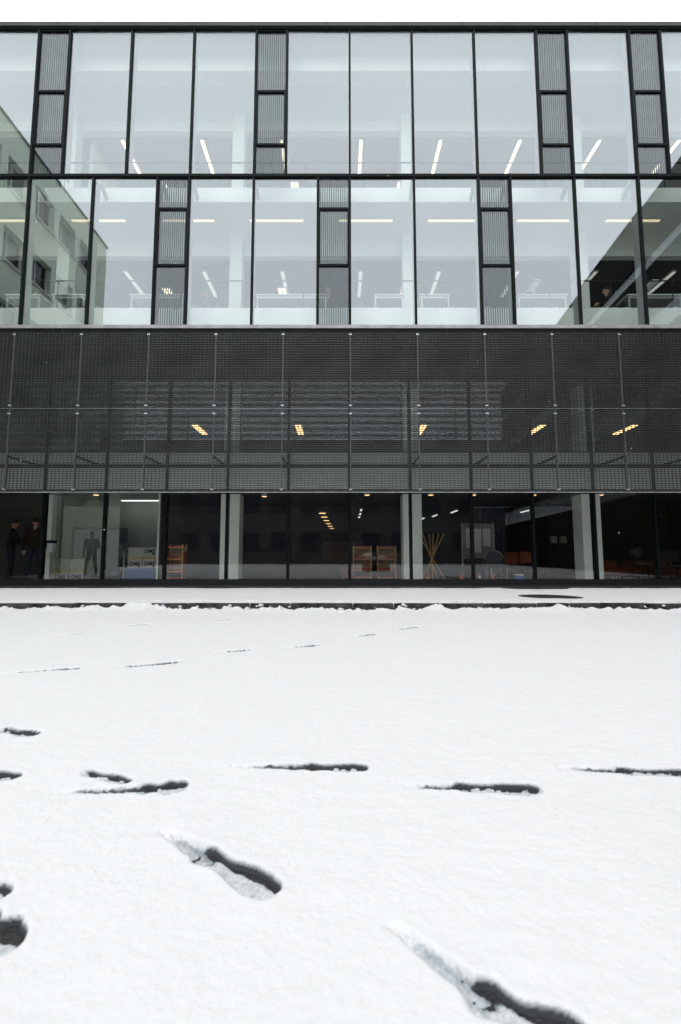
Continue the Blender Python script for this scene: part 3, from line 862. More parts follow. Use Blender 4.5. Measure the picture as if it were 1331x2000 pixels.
# spots in the ground floor hall
k = 0
spots = [(-0.78, 19.8), (-0.77, 21.8), (-0.74, 24.0), (-0.70, 26.3), (-0.64, 28.6), (-0.58, 31.0)]
for i, (x, y) in enumerate(spots):
    t = thing('ceiling_spot', 'amber ceiling spot deep in the dark hall, ' + ('nearest' if i == 0 else ORD[i] + ' from the front') + ' of its row', 'ceiling spot', (x, y, 2.62), 0, 'amber spots deep in the hall')
    mb = MB(); mb.lathe([(0.17, 0.0), (0.17, 0.076)], 18); build('rim', mb, M['housing'], t)
    mb = MB(); mb.lathe([(0.155, -0.012), (0.155, -0.001)], 18); build('lens', mb, M['lamp_amber'], t)
near = [(-6.9, 12.9), (-2.2, 13.2), (0.75, 12.9), (2.55, 12.9), (3.75, 12.9), (5.45, 12.9), (7.35, 12.9)]
for i, (x, y) in enumerate(near):
    t = thing('ceiling_spot', 'small warm downlight just behind the ground floor glass, ' + nth(i, len(near)), 'ceiling spot', (x, y, 2.50), 0, 'downlights along the ground floor glass')
    mb = MB(); mb.lathe([(0.085, 0.0), (0.085, 0.196)], 14); build('can', mb, M['housing'], t)
    mb = MB(); mb.lathe([(0.07, -0.01), (0.07, -0.001)], 14); build('lens', mb, M['lamp_amber'], t)
tubes = [(0.80, 0.86, 18.2, 18.7), (0.84, 0.90, 19.9, 20.5), (0.86, 0.92, 21.6, 22.2), (4.7, 4.76, 18.6, 19.6), (4.3, 4.36, 20.6, 21.6), (4.05, 4.11, 22.4, 23.4), (7.6, 7.66, 18.4, 19.4)]
for i, (a, b, c, d) in enumerate(tubes):
    ceiling_light(a, b, c, d, 2.63, M['lamp_white'], ('short white tube in the row above the red shelves, ' if i < 3 else 'white tube on the dark ceiling right of the bamboo poles, ') + (('nearest', 'middle', 'farthest')[i] if i < 3 else ('nearest of the centre row', 'second of the centre row', 'farthest of the centre row', 'rightmost')[i - 3]), group='white tubes in the hall')

# ------------------------------------------------------------------ desks on the second floor
desks = [(-9.0, -8.05), (-7.75, -6.85), (-5.66, -4.2), (-2.28, -0.35), (0.89, 1.71), (2.13, 2.95), (4.75, 6.1), (7.7, 9.2)]
for i, (a, b) in enumerate(desks):
    t = thing('desk', 'pale desk with dark front panel behind the second floor glass, ' + nth(i, len(desks)), 'desk', ((a + b) / 2, 11.9, 7.045), 0, 'desks on the second floor')
    w = (b - a) / 2
    bx('desk_top', -w, w, -0.15, 0.6, 0.71, 0.745, M['desk'], t)
    for sx in (-1, 1):
        for yy in (-0.11, 0.52):
            bx('leg', sx * (w - 0.05) - 0.02, sx * (w - 0.05) + 0.02, yy - 0.02, yy + 0.02, 0.0, 0.709, M['desk_leg'], t)
    bx('front_panel', -w + 0.08, w - 0.08, 0.40, 0.42, 0.25, 0.68, M['desk_panel'], t)
    bx('cross_bar', -w + 0.075, w - 0.075, -0.12, -0.10, 0.64, 0.69, M['desk_leg'], t)
# desk lamp with a bar head on the right-hand desks
for i, (x, lab) in enumerate(((5.35, 'white bar desk lamp on the desk in front of the white column'), (8.55, 'white bar desk lamp on the rightmost desk'))):
    t = thing('desk_lamp', lab, 'desk lamp', (x, 12.1, 7.79), 0, 'bar desk lamps')
    mb = MB(); mb.lathe([(0.09, 0.0), (0.09, 0.02), (0.02, 0.03)], 14); build('base', mb, M['grille_white'], t)
    mb = MB(); mb.tube((0, 0, 0.02), (0, 0, 0.42), 0.014); build('stem', mb, M['grille_white'], t)
    mb = MB(); mb.box(-0.09, 0.09, -0.25, 0.25, 0.42, 0.47); build('head', mb, M['grille_white'], t)

# ------------------------------------------------------------------ people
def capsule(mb, p, r0, q, r1, mi, n=12, m=4):
    p, q = Vector(p), Vector(q)
    d = q - p
    if d.length < 1e-5:
        d = Vector((0, 0, 1e-4))
    dn = d.normalized()
    a = dn.orthogonal().normalized(); b = dn.cross(a)
    rings = []
    for j in range(m + 1):
        t = -math.pi / 2 + (math.pi / 2) * j / m
        rings.append((p + dn * r0 * math.sin(t), max(1e-4, r0 * math.cos(t))))
    for j in range(m + 1):
        t = (math.pi / 2) * j / m
        rings.append((q + dn * r1 * math.sin(t), max(1e-4, r1 * math.cos(t))))
    vs = []
    for c, r in rings:
        vs += [c + (a * math.cos(2 * math.pi * i / n) + b * math.sin(2 * math.pi * i / n)) * r for i in range(n)]
    fs = []
    for k in range(len(rings) - 1):
        fs += [(k * n + i, k * n + (i + 1) % n, (k + 1) * n + (i + 1) % n, (k + 1) * n + i) for i in range(n)]
    fs += [tuple(range(n - 1, -1, -1)), tuple(range((len(rings) - 1) * n, len(rings) * n))]
    mb.add(vs, fs, mi)

def hand(caps, wrist, d, side, up):
    """palm, four unequal fingers with a knuckle bend, thumb from the side of the palm"""
    w = Vector(wrist); d = Vector(d).normalized()
    s = d.cross(Vector(up)).normalized() * side
    u = s.cross(d).normalized() * side
    palm = w + d * 0.075
    caps.append((w + d * 0.02 - s * 0.014, 0.020, palm - s * 0.020, 0.018, 0))
    caps.append((w + d * 0.02 + s * 0.014, 0.020, palm + s * 0.020, 0.018, 0))
    for k, L in enumerate((0.066, 0.078, 0.072, 0.056)):
        r = palm + s * (-0.031 + 0.0207 * k)
        kn = r + (d * 0.95 - u * 0.25) * L * 0.6
        caps.append((r, 0.0095, kn, 0.0085, 0))
        caps.append((kn, 0.0085, kn + (d * 0.7 - u * 0.7) * L * 0.5, 0.0072, 0))
    tb = w + d * 0.030 - s * 0.030
    tk = tb + (d * 0.75 - s * 0.65) * 0.040
    caps.append((tb, 0.012, tk, 0.010, 0))
    caps.append((tk, 0.010, tk + (d * 0.95 - s * 0.15) * 0.032, 0.008, 0))

def person(label, loc, rotz, J, tops, legs, H=1.75, hair=True, group=None, collar=False):
    """J: joints facing +Y: pelvis, chest, neck, head, and per side hip/knee/ankle/toe, shoulder/elbow/wrist"""
    V = Vector
    caps = []      # (p, r0, q, r1, material index) 0 skin 1 top 2 legs 3 shoe
    pel, che, nec, hea = V(J['pelvis']), V(J['chest']), V(J['neck']), V(J['head'])
    right = V(J.get('right', (1, 0, 0)))
    for s in (-1, 1):
        caps.append((pel + right * 0.07 * s, 0.115, (pel + che) / 2 + right * 0.065 * s, 0.112, 1))
        caps.append(((pel + che) / 2 + right * 0.065 * s, 0.112, che + right * 0.085 * s, 0.118, 1))
        caps.append((che + right * 0.05 * s, 0.105, che * 0.35 + nec * 0.65 + right * 0.07 * s, 0.065, 1))
    caps.append((nec - (hea - nec) * 0.1, 0.058, hea - (hea - nec) * 0.3, 0.052, 0))
    fwd = V(J.get('face', (0, 1, 0))).normalized()
    up = (hea - nec).normalized()
    fr = (fwd - up * fwd.dot(up)).normalized()
    sd = fr.cross(up).normalized()
    caps.append((hea + up * 0.035 - fr * 0.012, 0.088, hea + up * 0.035 + fr * 0.010, 0.084, 0))      # skull
    caps.append((hea + fr * 0.02, 0.075, hea - up * 0.060 + fr * 0.042, 0.045, 0))                       # jaw
    caps.append((hea + up * 0.020 + fr * 0.090, 0.010, hea - up * 0.012 + fr * 0.108, 0.013, 0))         # nose
    caps.append((hea - up * 0.048 + fr * 0.080 - sd * 0.016, 0.011, hea - up * 0.048 + fr * 0.080 + sd * 0.016, 0.011, 0))  # mouth
    for s in (-1, 1):
        caps.append((hea + sd * s * 0.084 + up * 0.018, 0.016, hea + sd * s * 0.082 - up * 0.016, 0.012, 0))  # ears
        caps.append((hea + sd * s * 0.032 + up * 0.030 + fr * 0.074, 0.013, hea + sd * s * 0.034 + up * 0.031 + fr * 0.074, 0.013, 0))  # brow and eye
    for key, s in (('L', -1), ('R', 1)):
        sh, el, wr = V(J['shoulder' + key]), V(J['elbow' + key]), V(J['wrist' + key])
        caps.append((che * 0.5 + nec * 0.5 + right * 0.08 * s, 0.075, sh, 0.068, 1))
        caps.append((sh, 0.066, el, 0.050, 1))
        caps.append((el, 0.050, wr, 0.036, 1))
        hand(caps, wr, wr - el, s, J.get('palm_up', (0, 1, 0.2)))
        hp, kn, an, to = V(J['hip' + key]), V(J['knee' + key]), V(J['ankle' + key]), V(J['toe' + key])
        caps.append((hp, 0.098, kn, 0.064, 2))
        caps.append((kn, 0.064, (kn * 0.6 + an * 0.4), 0.060, 2))
        caps.append(((kn * 0.6 + an * 0.4), 0.060, an, 0.046, 2))
        caps.append((an - (to - an) * 0.25 - V((0, 0, 0.02)), 0.042, to, 0.036, 3))
    mb = MB()
    for c in caps:
        capsule(mb, c[0], c[1], c[2], c[3], c[4])
    me = mb.mesh('body', M['skin'])
    o = bpy.data.objects.new('person', me)
    C.objects.link(o)
    rm = o.modifiers.new('r', 'REMESH'); rm.mode = 'VOXEL'; rm.voxel_size = 0.0085; rm.use_smooth_shade = True
    sm = o.modifiers.new('s', 'SMOOTH'); sm.iterations = 3; sm.factor = 0.4
    dg = bpy.context.evaluated_depsgraph_get()
    dg.update()
    me2 = bpy.data.meshes.new_from_object(o.evaluated_get(dg))
    o.modifiers.clear()
    o.data = me2
    me2.materials.clear()
    for m in (M['skin'], tops, legs, M['shoe']):
        me2.materials.append(m)
    # colour each face by the limb it belongs to
    cen = np.zeros(len(me2.polygons) * 3, dtype=np.float32)
    me2.polygons.foreach_get('center', cen)
    cen = cen.reshape(-1, 3)
    best = np.full(len(cen), 1e9); idx = np.zeros(len(cen), dtype=np.int32)
    for p, r0, q, r1, mi in caps:
        p, q = np.array(p), np.array(q)
        d = q - p; L2 = max(1e-9, float(d @ d))
        t = np.clip(((cen - p) @ d) / L2, 0, 1)
        dist = np.linalg.norm(cen - (p + t[:, None] * d), axis=1) - (r0 + (r1 - r0) * t)
        k = dist < best
        best[k] = dist[k]; idx[k] = mi
    me2.polygons.foreach_set('material_index', idx)
    o.location = loc
    o.rotation_euler = (0, 0, rotz)
    tag(o, label, 'person', group)
    if hair:
        mbh = MB()
        n, m = 18, 10
        vs, fs = [], []
        for j in range(m + 1):
            th = math.pi * 0.62 * j / m
            for i in range(n):
                a = 2 * math.pi * i / n
                k = 0.099 + 0.004 * math.sin(5 * a + j)
                front = max(0, math.cos(a))
                tt = th * (1 - 0.42 * front)
                p = hea + up * 0.034 - fr * 0.006 + (fr * math.cos(a) * math.sin(tt) * k * 1.06 + sd * math.sin(a) * math.sin(tt) * k * 0.98 + up * math.cos(tt) * k)
                vs.append(p)
        for j in range(m):
            fs += [(j * n + i, (j + 1) * n + i, (j + 1) * n + (i + 1) % n, j * n + (i + 1) % n) for i in range(n)]
        mbh.add(vs, fs)
        build('hair', mbh, M['hair'], o, smooth=True)
    if collar:
        mbk = MB()
        for s in (-1, 1):
            mbk.tube(nec + sd * s * 0.055 - up * 0.02 - fr * 0.02, nec + sd * s * 0.03 - up * 0.10 + fr * 0.13, 0.018, 0.012, 8)
        build('collar', mbk, M['shirt_white'], o)
    return o

def standing(spread=0.10, arms=None, lean=0.0, face=(0, 1, 0), stride=0.0):
    J = dict(pelvis=(0, 0, 0.96), chest=(0, lean, 1.28), neck=(0, lean * 1.2, 1.48), head=(0, lean * 1.4 + 0.02, 1.615), face=face)
    for k, s in (('L', -1), ('R', 1)):
        J['hip' + k] = (0.09 * s, 0, 0.90)
        J['knee' + k] = ((0.09 + spread * 0.5) * s, 0.03 + stride * s * 0.5, 0.49)
        J['ankle' + k] = ((0.09 + spread) * s, stride * s, 0.085)
        J['toe' + k] = ((0.09 + spread) * s + 0.02 * s, 0.17 + stride * s, 0.038)
        J['shoulder' + k] = (0.195 * s, lean * 1.1, 1.42)
        J['elbow' + k] = (0.26 * s, lean - 0.03, 1.13)
        J['wrist' + k] = (0.27 * s, lean + 0.06, 0.88)
    if arms:
        J.update(arms)
    return J

def sitting(face=(0, 1, 0.0), reach=0.0, lean=0.04):
    J = dict(pelvis=(0, 0, 0.52), chest=(0, lean, 0.84), neck=(0, lean * 2, 1.05), head=(0, lean * 2 + 0.02, 1.185), face=face)
    for k, s in (('L', -1), ('R', 1)):
        J['hip' + k] = (0.09 * s, 0.02, 0.50)
        J['knee' + k] = (0.12 * s, 0.43, 0.50)
        J['ankle' + k] = (0.12 * s, 0.42, 0.085)
        J['toe' + k] = (0.13 * s, 0.58, 0.038)
        J['shoulder' + k] = (0.19 * s, lean * 1.8, 0.98)
        J['elbow' + k] = (0.25 * s, 0.10 + lean, 0.72)
        J['wrist' + k] = (0.16 * s, 0.34 + reach, 0.76)
    return J

def chair(loc, rotz, label, seat_m, z=0.46, group=None):
    t = thing('chair', label, 'chair', loc, rotz, group)
    bx('seat', -0.22, 0.22, -0.22, 0.24, z - 0.06, z - 0.025, seat_m, t, bevel=0.012)
    bx('backrest', -0.20, 0.20, -0.27, -0.235, z + 0.12, z + 0.46, seat_m, t, bevel=0.012)
    for sx in (-1, 1):
        mb = MB(); mb.tube((sx * 0.19, -0.20, z - 0.05), (sx * 0.19, -0.255, z + 0.2), 0.012); build('back_post', mb, M['black'], t)
        for yy in (-0.19, 0.20):
            mb = MB(); mb.tube((sx * 0.19, yy, 0.0), (sx * 0.19, yy, z - 0.061), 0.013); build('leg', mb, M['black'], t)
    return t

F2 = 7.045
seats = [
    (-3.75, 12.55, rad(90), 'dark haired person in navy sitting in profile at the glass, left of a white column', M['coat_navy'], (0, 1, 0), False),
    (-0.28, 12.42, rad(150), 'person in dark jacket with pale collar sitting behind the ribbed vent at the centre', M['coat_navy'], (0.1, 1, -0.25), True),
    (7.62, 12.35, rad(75), 'person with head bent low near the right edge of the second floor', M['coat_brown'], (0, 1, -0.5), False),
    (-8.75, 12.75, rad(170), 'person looking over the leftmost desk of the second floor', M['coat_navy'], (0, 1, -0.1), False),
]
for i, (x, y, rz, lab, top, face, col) in enumerate(seats):
    person(lab, (x, y, F2), rz, sitting(face), top, M['jeans'], group='people sitting on the second floor', collar=col)
    chair((x, y - 0.0, F2), rz, 'dark office chair under the ' + ('person left of the white column', 'person at the central vent', 'person with bent head at the right', 'person at the leftmost desk')[i], M['cab_frame'], group='chairs on the second floor')

GF = 0.091
person('person in black coat standing inside by the left edge of the ground floor', (-9.42, 13.2, GF), rad(-60),
       standing(0.03, dict(wristL=(-0.10, 0.42, 1.08), elbowL=(-0.24, 0.18, 1.10), wristR=(0.12, 0.40, 1.02), elbowR=(0.27, 0.14, 1.08)), 0.03), M['coat_black'], M['jeans'], group='people in the ground floor doorway')
person('taller person in brown coat seen from behind beside the pale room', (-8.45, 12.75, GF), rad(20),
       standing(0.06, None, 0.0, (0, 1, 0), 0.10), M['coat_brown'], M['jeans'], group='people in the ground floor doorway')
# a passer-by outside, seen as a reflection in the ground floor glass
person('man in grey jacket standing in the snow, mirrored in the ground floor glass', (-9.85, 5.3, 0.0), rad(-12),
       standing(0.12, dict(wristR=(0.14, 0.24, 1.10), elbowR=(0.27, 0.02, 1.12)), 0.0), M['coat_grey'], M['coat_grey'])

# ------------------------------------------------------------------ ground floor furniture
# tambour cabinet
t = thing('tambour_cabinet', 'low dark framed cabinet with pale ribbed shutter in the pale room', 'cabinet', (-7.40, 14.2, GF))
w, hh = 0.74, 1.5
bx('side_panel', -w, -w + 0.05, -0.23, 0.22, 0, hh, M['cab_frame'], t)
bx('side_panel', w - 0.05, w, -0.22, 0.22, 0, hh, M['cab_frame'], t)
bx('top_panel', -w, w, -0.22, 0.22, hh + 0.001, hh + 0.05, M['cab_frame'], t)
bx('base_panel', -w + 0.051, w - 0.051, -0.20, 0.22, 0, 0.08, M['cab_frame'], t)
bx('back_panel', -w + 0.051, w - 0.051, 0.19, 0.215, 0.082, hh - 0.002, M['cab_frame'], t)
nsl = 26
for i in range(nsl):
    xa = -w + 0.055 + (2 * w - 0.11) * i / nsl
    bx('slat', xa + 0.003, xa + (2 * w - 0.11) / nsl - 0.003, -0.205, -0.185, 0.085, hh - 0.01, M['cab_slat'], t)
bx('back_board', -w + 0.052, w - 0.052, -0.184, -0.176, 0.085, hh - 0.012, M['cab_frame'], t)

def text_mesh(s, size):
    cu = bpy.data.curves.new('lettering', 'FONT')
    cu.body = s; cu.size = size; cu.extrude = 0.001; cu.align_x = 'CENTER'; cu.resolution_u = 2
    cu.offset = size * 0.035
    o = bpy.data.objects.new('lettering', cu); C.objects.link(o)
    dg = bpy.context.evaluated_depsgraph_get(); dg.update()
    me = bpy.data.meshes.new_from_object(o.evaluated_get(dg))
    bpy.data.objects.remove(o); bpy.data.curves.remove(cu)
    me.materials.clear(); me.materials.append(M['ink'])
    return me
dms = text_mesh('DMS', 0.145)
def carton(x, y, z, label, w=0.40, h=0.30, d=0.36, stripe=True, letters=True, lo=0.07):
    t = thing('cardboard_box', label, 'cardboard box', (x, y, z), 0, 'moving boxes in the pale room')
    bx('carton_body', -w / 2, w / 2, -d / 2, d / 2, 0, h, M['card'], t, bevel=0.004)
    bx('lid_seam', -w / 2 + 0.01, w / 2 - 0.01, -0.006, 0.006, h + 0.0005, h + 0.003, M['tan'], t)
    if stripe:
        bx('stripe', -w / 2 + 0.003, w / 2 - 0.003, -d / 2 - 0.0035, -d / 2 - 0.0005, h - 0.038, h - 0.004, M['yellow'], t)
    if letters:
        o = link('lettering', dms, t, (0.0, -d / 2 - 0.003, lo))
        o.rotation_euler = (rad(90), 0, 0)
        bx('printed_block', w / 2 - 0.13, w / 2 - 0.055, -d / 2 - 0.004, -d / 2 - 0.001, lo - 0.05, lo - 0.008, M['ink'], t)
    return t
bxx = [-5.80, -5.39]
yb = 13.25
for i, x in enumerate(bxx):
    sd_ = 'left' if i == 0 else 'right'
    carton(x, yb, GF + 0.36, 'white moving box with black print on the blue crate, lower %s of four' % sd_)
    carton(x, yb, GF + 0.665, 'white moving box on top of the stack by the glass, upper %s of four' % sd_, stripe=False, letters=(i == 1), lo=0.12, h=0.27)
carton(-7.86, 13.2, GF, 'lower white moving box with yellow stripe left of the cabinet', lo=0.06)
carton(-7.86, 13.2, GF + 0.305, 'upper white moving box stacked left of the cabinet', stripe=False, letters=False)
carton(-7.46, 13.3, GF, 'lower shaded moving box in front of the ribbed cabinet', lo=0.06)
carton(-7.46, 13.3, GF + 0.305, 'upper shaded moving box in front of the ribbed cabinet', stripe=False, letters=False)
# blue crate under the stack
t = thing('plastic_crate', 'blue plastic crate under the stack of moving boxes', 'crate', (-5.60, yb, GF))
mb = MB()
for a in ((-0.46, 0.46, -0.2, -0.17), (-0.46, 0.46, 0.17, 0.2), (-0.46, -0.43, -0.17, 0.17), (0.43, 0.46, -0.17, 0.17)):
    mb.box(*a, 0.06, 0.355)
mb.box(-0.43, 0.43, -0.17, 0.17, 0.06, 0.09)
build('crate_shell', mb, M['blue'], t)
bx('crate_rim', -0.47, 0.47, -0.216, -0.201, 0.28, 0.33, M['blue'], t)
for sx in (-0.36, 0.36):
    bx('foot', sx - 0.08, sx + 0.08, -0.18, 0.18, 0, 0.059, M['blue'], t)
# pedestal fan
t = thing('pedestal_fan', 'grey pedestal fan beside the stacked moving boxes', 'fan', (-6.22, 13.3, GF))
mb = MB(); mb.lathe([(0.17, 0), (0.17, 0.02), (0.03, 0.045)], 20); build('base', mb, M['grille_white'], t)
mb = MB(); mb.tube((0, 0, 0.03), (0, 0, 0.78), 0.016); build('pole', mb, M['grille_white'], t)
mb = MB(); mb.tube((0, 0.02, 0.86), (0, 0.16, 0.86), 0.06, 0.045, 14); build('motor', mb, M['fan'], t)
for k in range(3):
    a = 2 * math.pi * k / 3 + 0.4
    mb = MB()
    pts = [(0.03, -0.25), (0.19, -0.38), (0.19, 0.38), (0.03, 0.25)]
    vs = [(r * math.cos(a + d), 0.0 + 0.03 * d, 0.86 + r * math.sin(a + d)) for r, d in pts] + [(r * math.cos(a + d), 0.006 + 0.03 * d, 0.86 + r * math.sin(a + d)) for r, d in pts]
    mb.add(vs, [(0, 1, 2, 3), (7, 6, 5, 4), (0, 4, 5, 1), (1, 5, 6, 2), (2, 6, 7, 3), (3, 7, 4, 0)])
    build('blade', mb, M['fan'], t)
mb = MB()
for yy in (-0.05, 0.06):
    for rr_ in (0.08, 0.15, 0.215):
        for i in range(24):
            a0, a1 = 2 * math.pi * i / 24, 2 * math.pi * (i + 1) / 24
            mb.tube((rr_ * math.cos(a0), yy, 0.86 + rr_ * math.sin(a0)), (rr_ * math.cos(a1), yy, 0.86 + rr_ * math.sin(a1)), 0.004, n=4)
for i in range(30):
    a0 = 2 * math.pi * i / 30
    mb.tube((0.02 * math.cos(a0), -0.055, 0.86 + 0.02 * math.sin(a0)), (0.215 * math.cos(a0), -0.05, 0.86 + 0.215 * math.sin(a0)), 0.003, n=4)
build('guard', mb, M['fan'], t)
# letter box in front of the white post
t = thing('post_box', 'white box with black lid mounted at the white post of the pale room', 'box', (-7.66, 12.12, GF + 0.80))
bx('box_body', -0.145, 0.145, -0.10, 0.10, 0, 0.23, M['grille_white'], t, bevel=0.006)
bx('lid', -0.15, 0.15, -0.105, 0.105, 0.231, 0.305, M['black'], t, bevel=0.006)
bx('latch', -0.02, 0.02, -0.122, -0.106, 0.13, 0.29, M['black'], t)
bx('indicator', -0.013, 0.013, -0.124, -0.102, 0.10, 0.13, M['cone'], t)
bx('wall_bracket', -0.13, -0.05, 0.101, 0.228, 0.05, 0.2, M['black'], t)

def shelf(x, y, label, w=0.50, h=0.98, levels=(0.10, 0.30, 0.62, 0.93), rotz=0, panel=True):
    t = thing('book_shelf', label, 'shelf', (x, y, GF), rotz, 'red and wood shelves')
    for sx in (-1, 1):
        for yy in (-0.14, 0.14):
            mb = MB(); mb.box(sx * w / 2 - 0.013, sx * w / 2 + 0.013, yy - 0.013, yy + 0.013, 0, h)
            build('post', mb, M['wood'], t)
        bx('side_board', sx * w / 2 + sx * 0.014 - (0.008 if sx < 0 else 0), sx * w / 2 + sx * 0.014 + (0.008 if sx > 0 else 0), -0.12, 0.12, 0.05, h - 0.18, M['red'], t)
    for z in levels:
        bx('shelf_board', -w / 2 + 0.014, w / 2 - 0.014, -0.13, 0.13, z, z + 0.045, M['red'], t)
        bx('front_rail', -w / 2 + 0.014, w / 2 - 0.014, -0.152, -0.131, z - 0.022, z, M['wood'], t)
    if panel:
        bx('back_panel', -w / 2 + 0.014, w / 2 - 0.014, 0.132, 0.145, 0.34, h - 0.05, M['tan'], t)
    return t
shelf(0.61, 13.1, 'wood and red shelf left of its twin at the centre of the ground floor')
shelf(1.30, 13.1, 'wood and red shelf next to the central column of the ground floor')
shelf(-4.33, 12.2, 'wood and red shelf just right of the pale room', w=0.42, h=1.0)

# dark red bag beside the shelves
t = thing('upright_bag', 'dark red upright bag standing left of the two central shelves', 'bag', (0.16, 13.0, GF))
mb = MB()
prof = [(0.14, 0.0), (0.155, 0.12), (0.14, 0.3), (0.10, 0.42), (0.07, 0.46)]
mb.lathe([(r, z) for r, z in prof], 14)
build('bag_body', mb, M['darkred'], t, smooth=True)
mb = MB()
for i in range(8):
    a0, a1 = math.pi * i / 8, math.pi * (i + 1) / 8
    mb.tube((0.06 * math.cos(a0), 0, 0.46 + 0.09 * math.sin(a0)), (0.06 * math.cos(a1), 0, 0.46 + 0.09 * math.sin(a1)), 0.012, n=6)
build('handle', mb, M['black'], t)

# bundle of bamboo poles tied as a tepee
t = thing('bamboo_tepee', 'bundle of bamboo poles crossed and tied like a tepee frame', 'pole frame', (2.60, 13.2, GF))
top = [(-0.38, 0.05), (-0.27, -0.12), (-0.03, 0.14), (0.03, -0.1), (0.24, 0.1), (0.36, -0.05)]
bot = [(0.36, -0.06), (0.18, 0.14), (0.02, -0.16), (-0.02, 0.15), (-0.14, -0.12), (-0.31, 0.06)]
bot = [(0.38, -0.06), (0.20, 0.14), (0.0, -0.16), (0.05, 0.15), (-0.20, -0.12), (-0.30, 0.06)]
for (a, b), (c_, d_) in zip(top, bot):
    mb = MB(); mb.tube((c_, d_, 0.0), (a, b, 1.34), 0.017, 0.021, 8)
    build('pole', mb, M['bamboo'], t)
mb = MB()
for i in range(10):
    a0, a1 = 2 * math.pi * i / 10, 2 * math.pi * (i + 1) / 10
    mb.tube((0.02 + 0.085 * math.cos(a0), 0.085 * math.sin(a0), 0.70), (0.02 + 0.085 * math.cos(a1), 0.085 * math.sin(a1), 0.70), 0.010, n=6)
build('lashing', mb, M['tan'], t)

# small cones along the glass
cones = [(2.33, 12.35, 'orange cone at the foot of the bamboo poles'), (3.22, 12.35, 'small cone just left of the mullion right of the bamboo poles'),
         (3.56, 12.45, 'small cone just right of the mullion right of the bamboo poles'), (3.80, 12.7, 'small cone with pale foot in the middle of the row of cones'),
         (4.05, 12.35, 'small cone farthest right in the row of cones')]
for x, y, lab in cones:
    t = thing('traffic_cone', lab, 'cone', (x, y, GF), 0, 'small cones behind the glass')
    bx('cone_base', -0.075, 0.075, -0.075, 0.075, 0, 0.018, M['cone'], t)
    mb = MB(); mb.lathe([(0.058, 0.018), (0.045, 0.10)], 14); build('cone_lower', mb, M['cone'], t)
    mb = MB(); mb.lathe([(0.0452, 0.1005), (0.033, 0.165)], 14); build('cone_band', mb, M['grille_white'] if 'pale' in lab else M['cone'], t)
    mb = MB(); mb.lathe([(0.033, 0.1655), (0.016, 0.25)], 14); build('cone_tip', mb, M['cone'], t)

# display boards, curtain and arched chair at the right of the hall
t = thing('display_board', 'grey display board with white sheets behind the right mullion', 'board', (4.35, 14.6, GF))
for sx in (-0.5, 0.5):
    bx('foot', sx - 0.03, sx + 0.03, -0.22, 0.22, 0, 0.04, M['desk_leg'], t)
    bx('post', sx - 0.02, sx + 0.02, -0.02, 0.02, 0.041, 1.75, M['desk_leg'], t)
bx('panel', -0.479, 0.479, -0.015, 0.015, 0.62, 1.72, M['board'], t)
for x, z, a, b in ((-0.38, 0.95, 0.2, 0.62), (-0.12, 0.8, 0.22, 0.75), (0.16, 1.0, 0.24, 0.55)):
    bx('sheet', x, x + a, -0.019, -0.016, z, z + b, M['grille_white'], t)
t = thing('hall_curtain', 'dark blue curtain hanging behind the arched chair', 'curtain', (5.05, 15.4, GF))
mb = MB()
n = 40
vs = [(-0.55 + 1.1 * i / n, 0.035 * math.sin(i * 1.35), z) for z in (0.03, 2.3) for i in range(n + 1)]
vs += [(-0.55 + 1.1 * i / n, 0.035 * math.sin(i * 1.35) + 0.008, z) for z in (0.03, 2.3) for i in range(n + 1)]
N = n + 1
mb.add(vs, [(i, i + 1, N + i + 1, N + i) for i in range(n)] + [(2 * N + i, 3 * N + i, 3 * N + i + 1, 2 * N + i + 1) for i in range(n)])
build('cloth', mb, M['curtain'], t)
mb = MB(); mb.tube((-0.65, 0, 2.33), (0.65, 0, 2.33), 0.018); build('curtain_rod', mb, M['desk_leg'], t)
t = thing('arm_chair', 'dark chair with an arched grey back rim in front of the curtain', 'chair', (4.55, 13.5, GF))
bx('seat', -0.26, 0.26, -0.25, 0.28, 0.36, 0.44, M['cab_frame'], t, bevel=0.02)
mb = MB()
for i in range(14):
    a0, a1 = math.pi * i / 14, math.pi * (i + 1) / 14
    mb.tube((0.27 * math.cos(a0), 0.26, 0.62 + 0.24 * math.sin(a0)), (0.27 * math.cos(a1), 0.26, 0.62 + 0.24 * math.sin(a1)), 0.028, n=8)
build('back_rim', mb, M['board'], t)
mb = MB()
vs = [(0.255 * math.cos(math.pi * i / 12), 0.25, 0.62 + 0.225 * math.sin(math.pi * i / 12)) for i in range(13)] + [(-0.255, 0.25, 0.44), (0.255, 0.25, 0.44)]
vs2 = [(a, b + 0.03, c) for a, b, c in vs]
mb.add(vs + vs2, [tuple(range(15)), tuple(range(29, 14, -1))] + [(i, (i + 1) % 15, 15 + (i + 1) % 15, 15 + i) for i in range(15)])
build('backrest', mb, M['cab_frame'], t)
for sx in (-0.22, 0.22):
    for yy in (-0.2, 0.24):
        mb = MB(); mb.tube((sx, yy, 0), (sx, yy, 0.36), 0.018); build('leg', mb, M['desk_leg'], t)

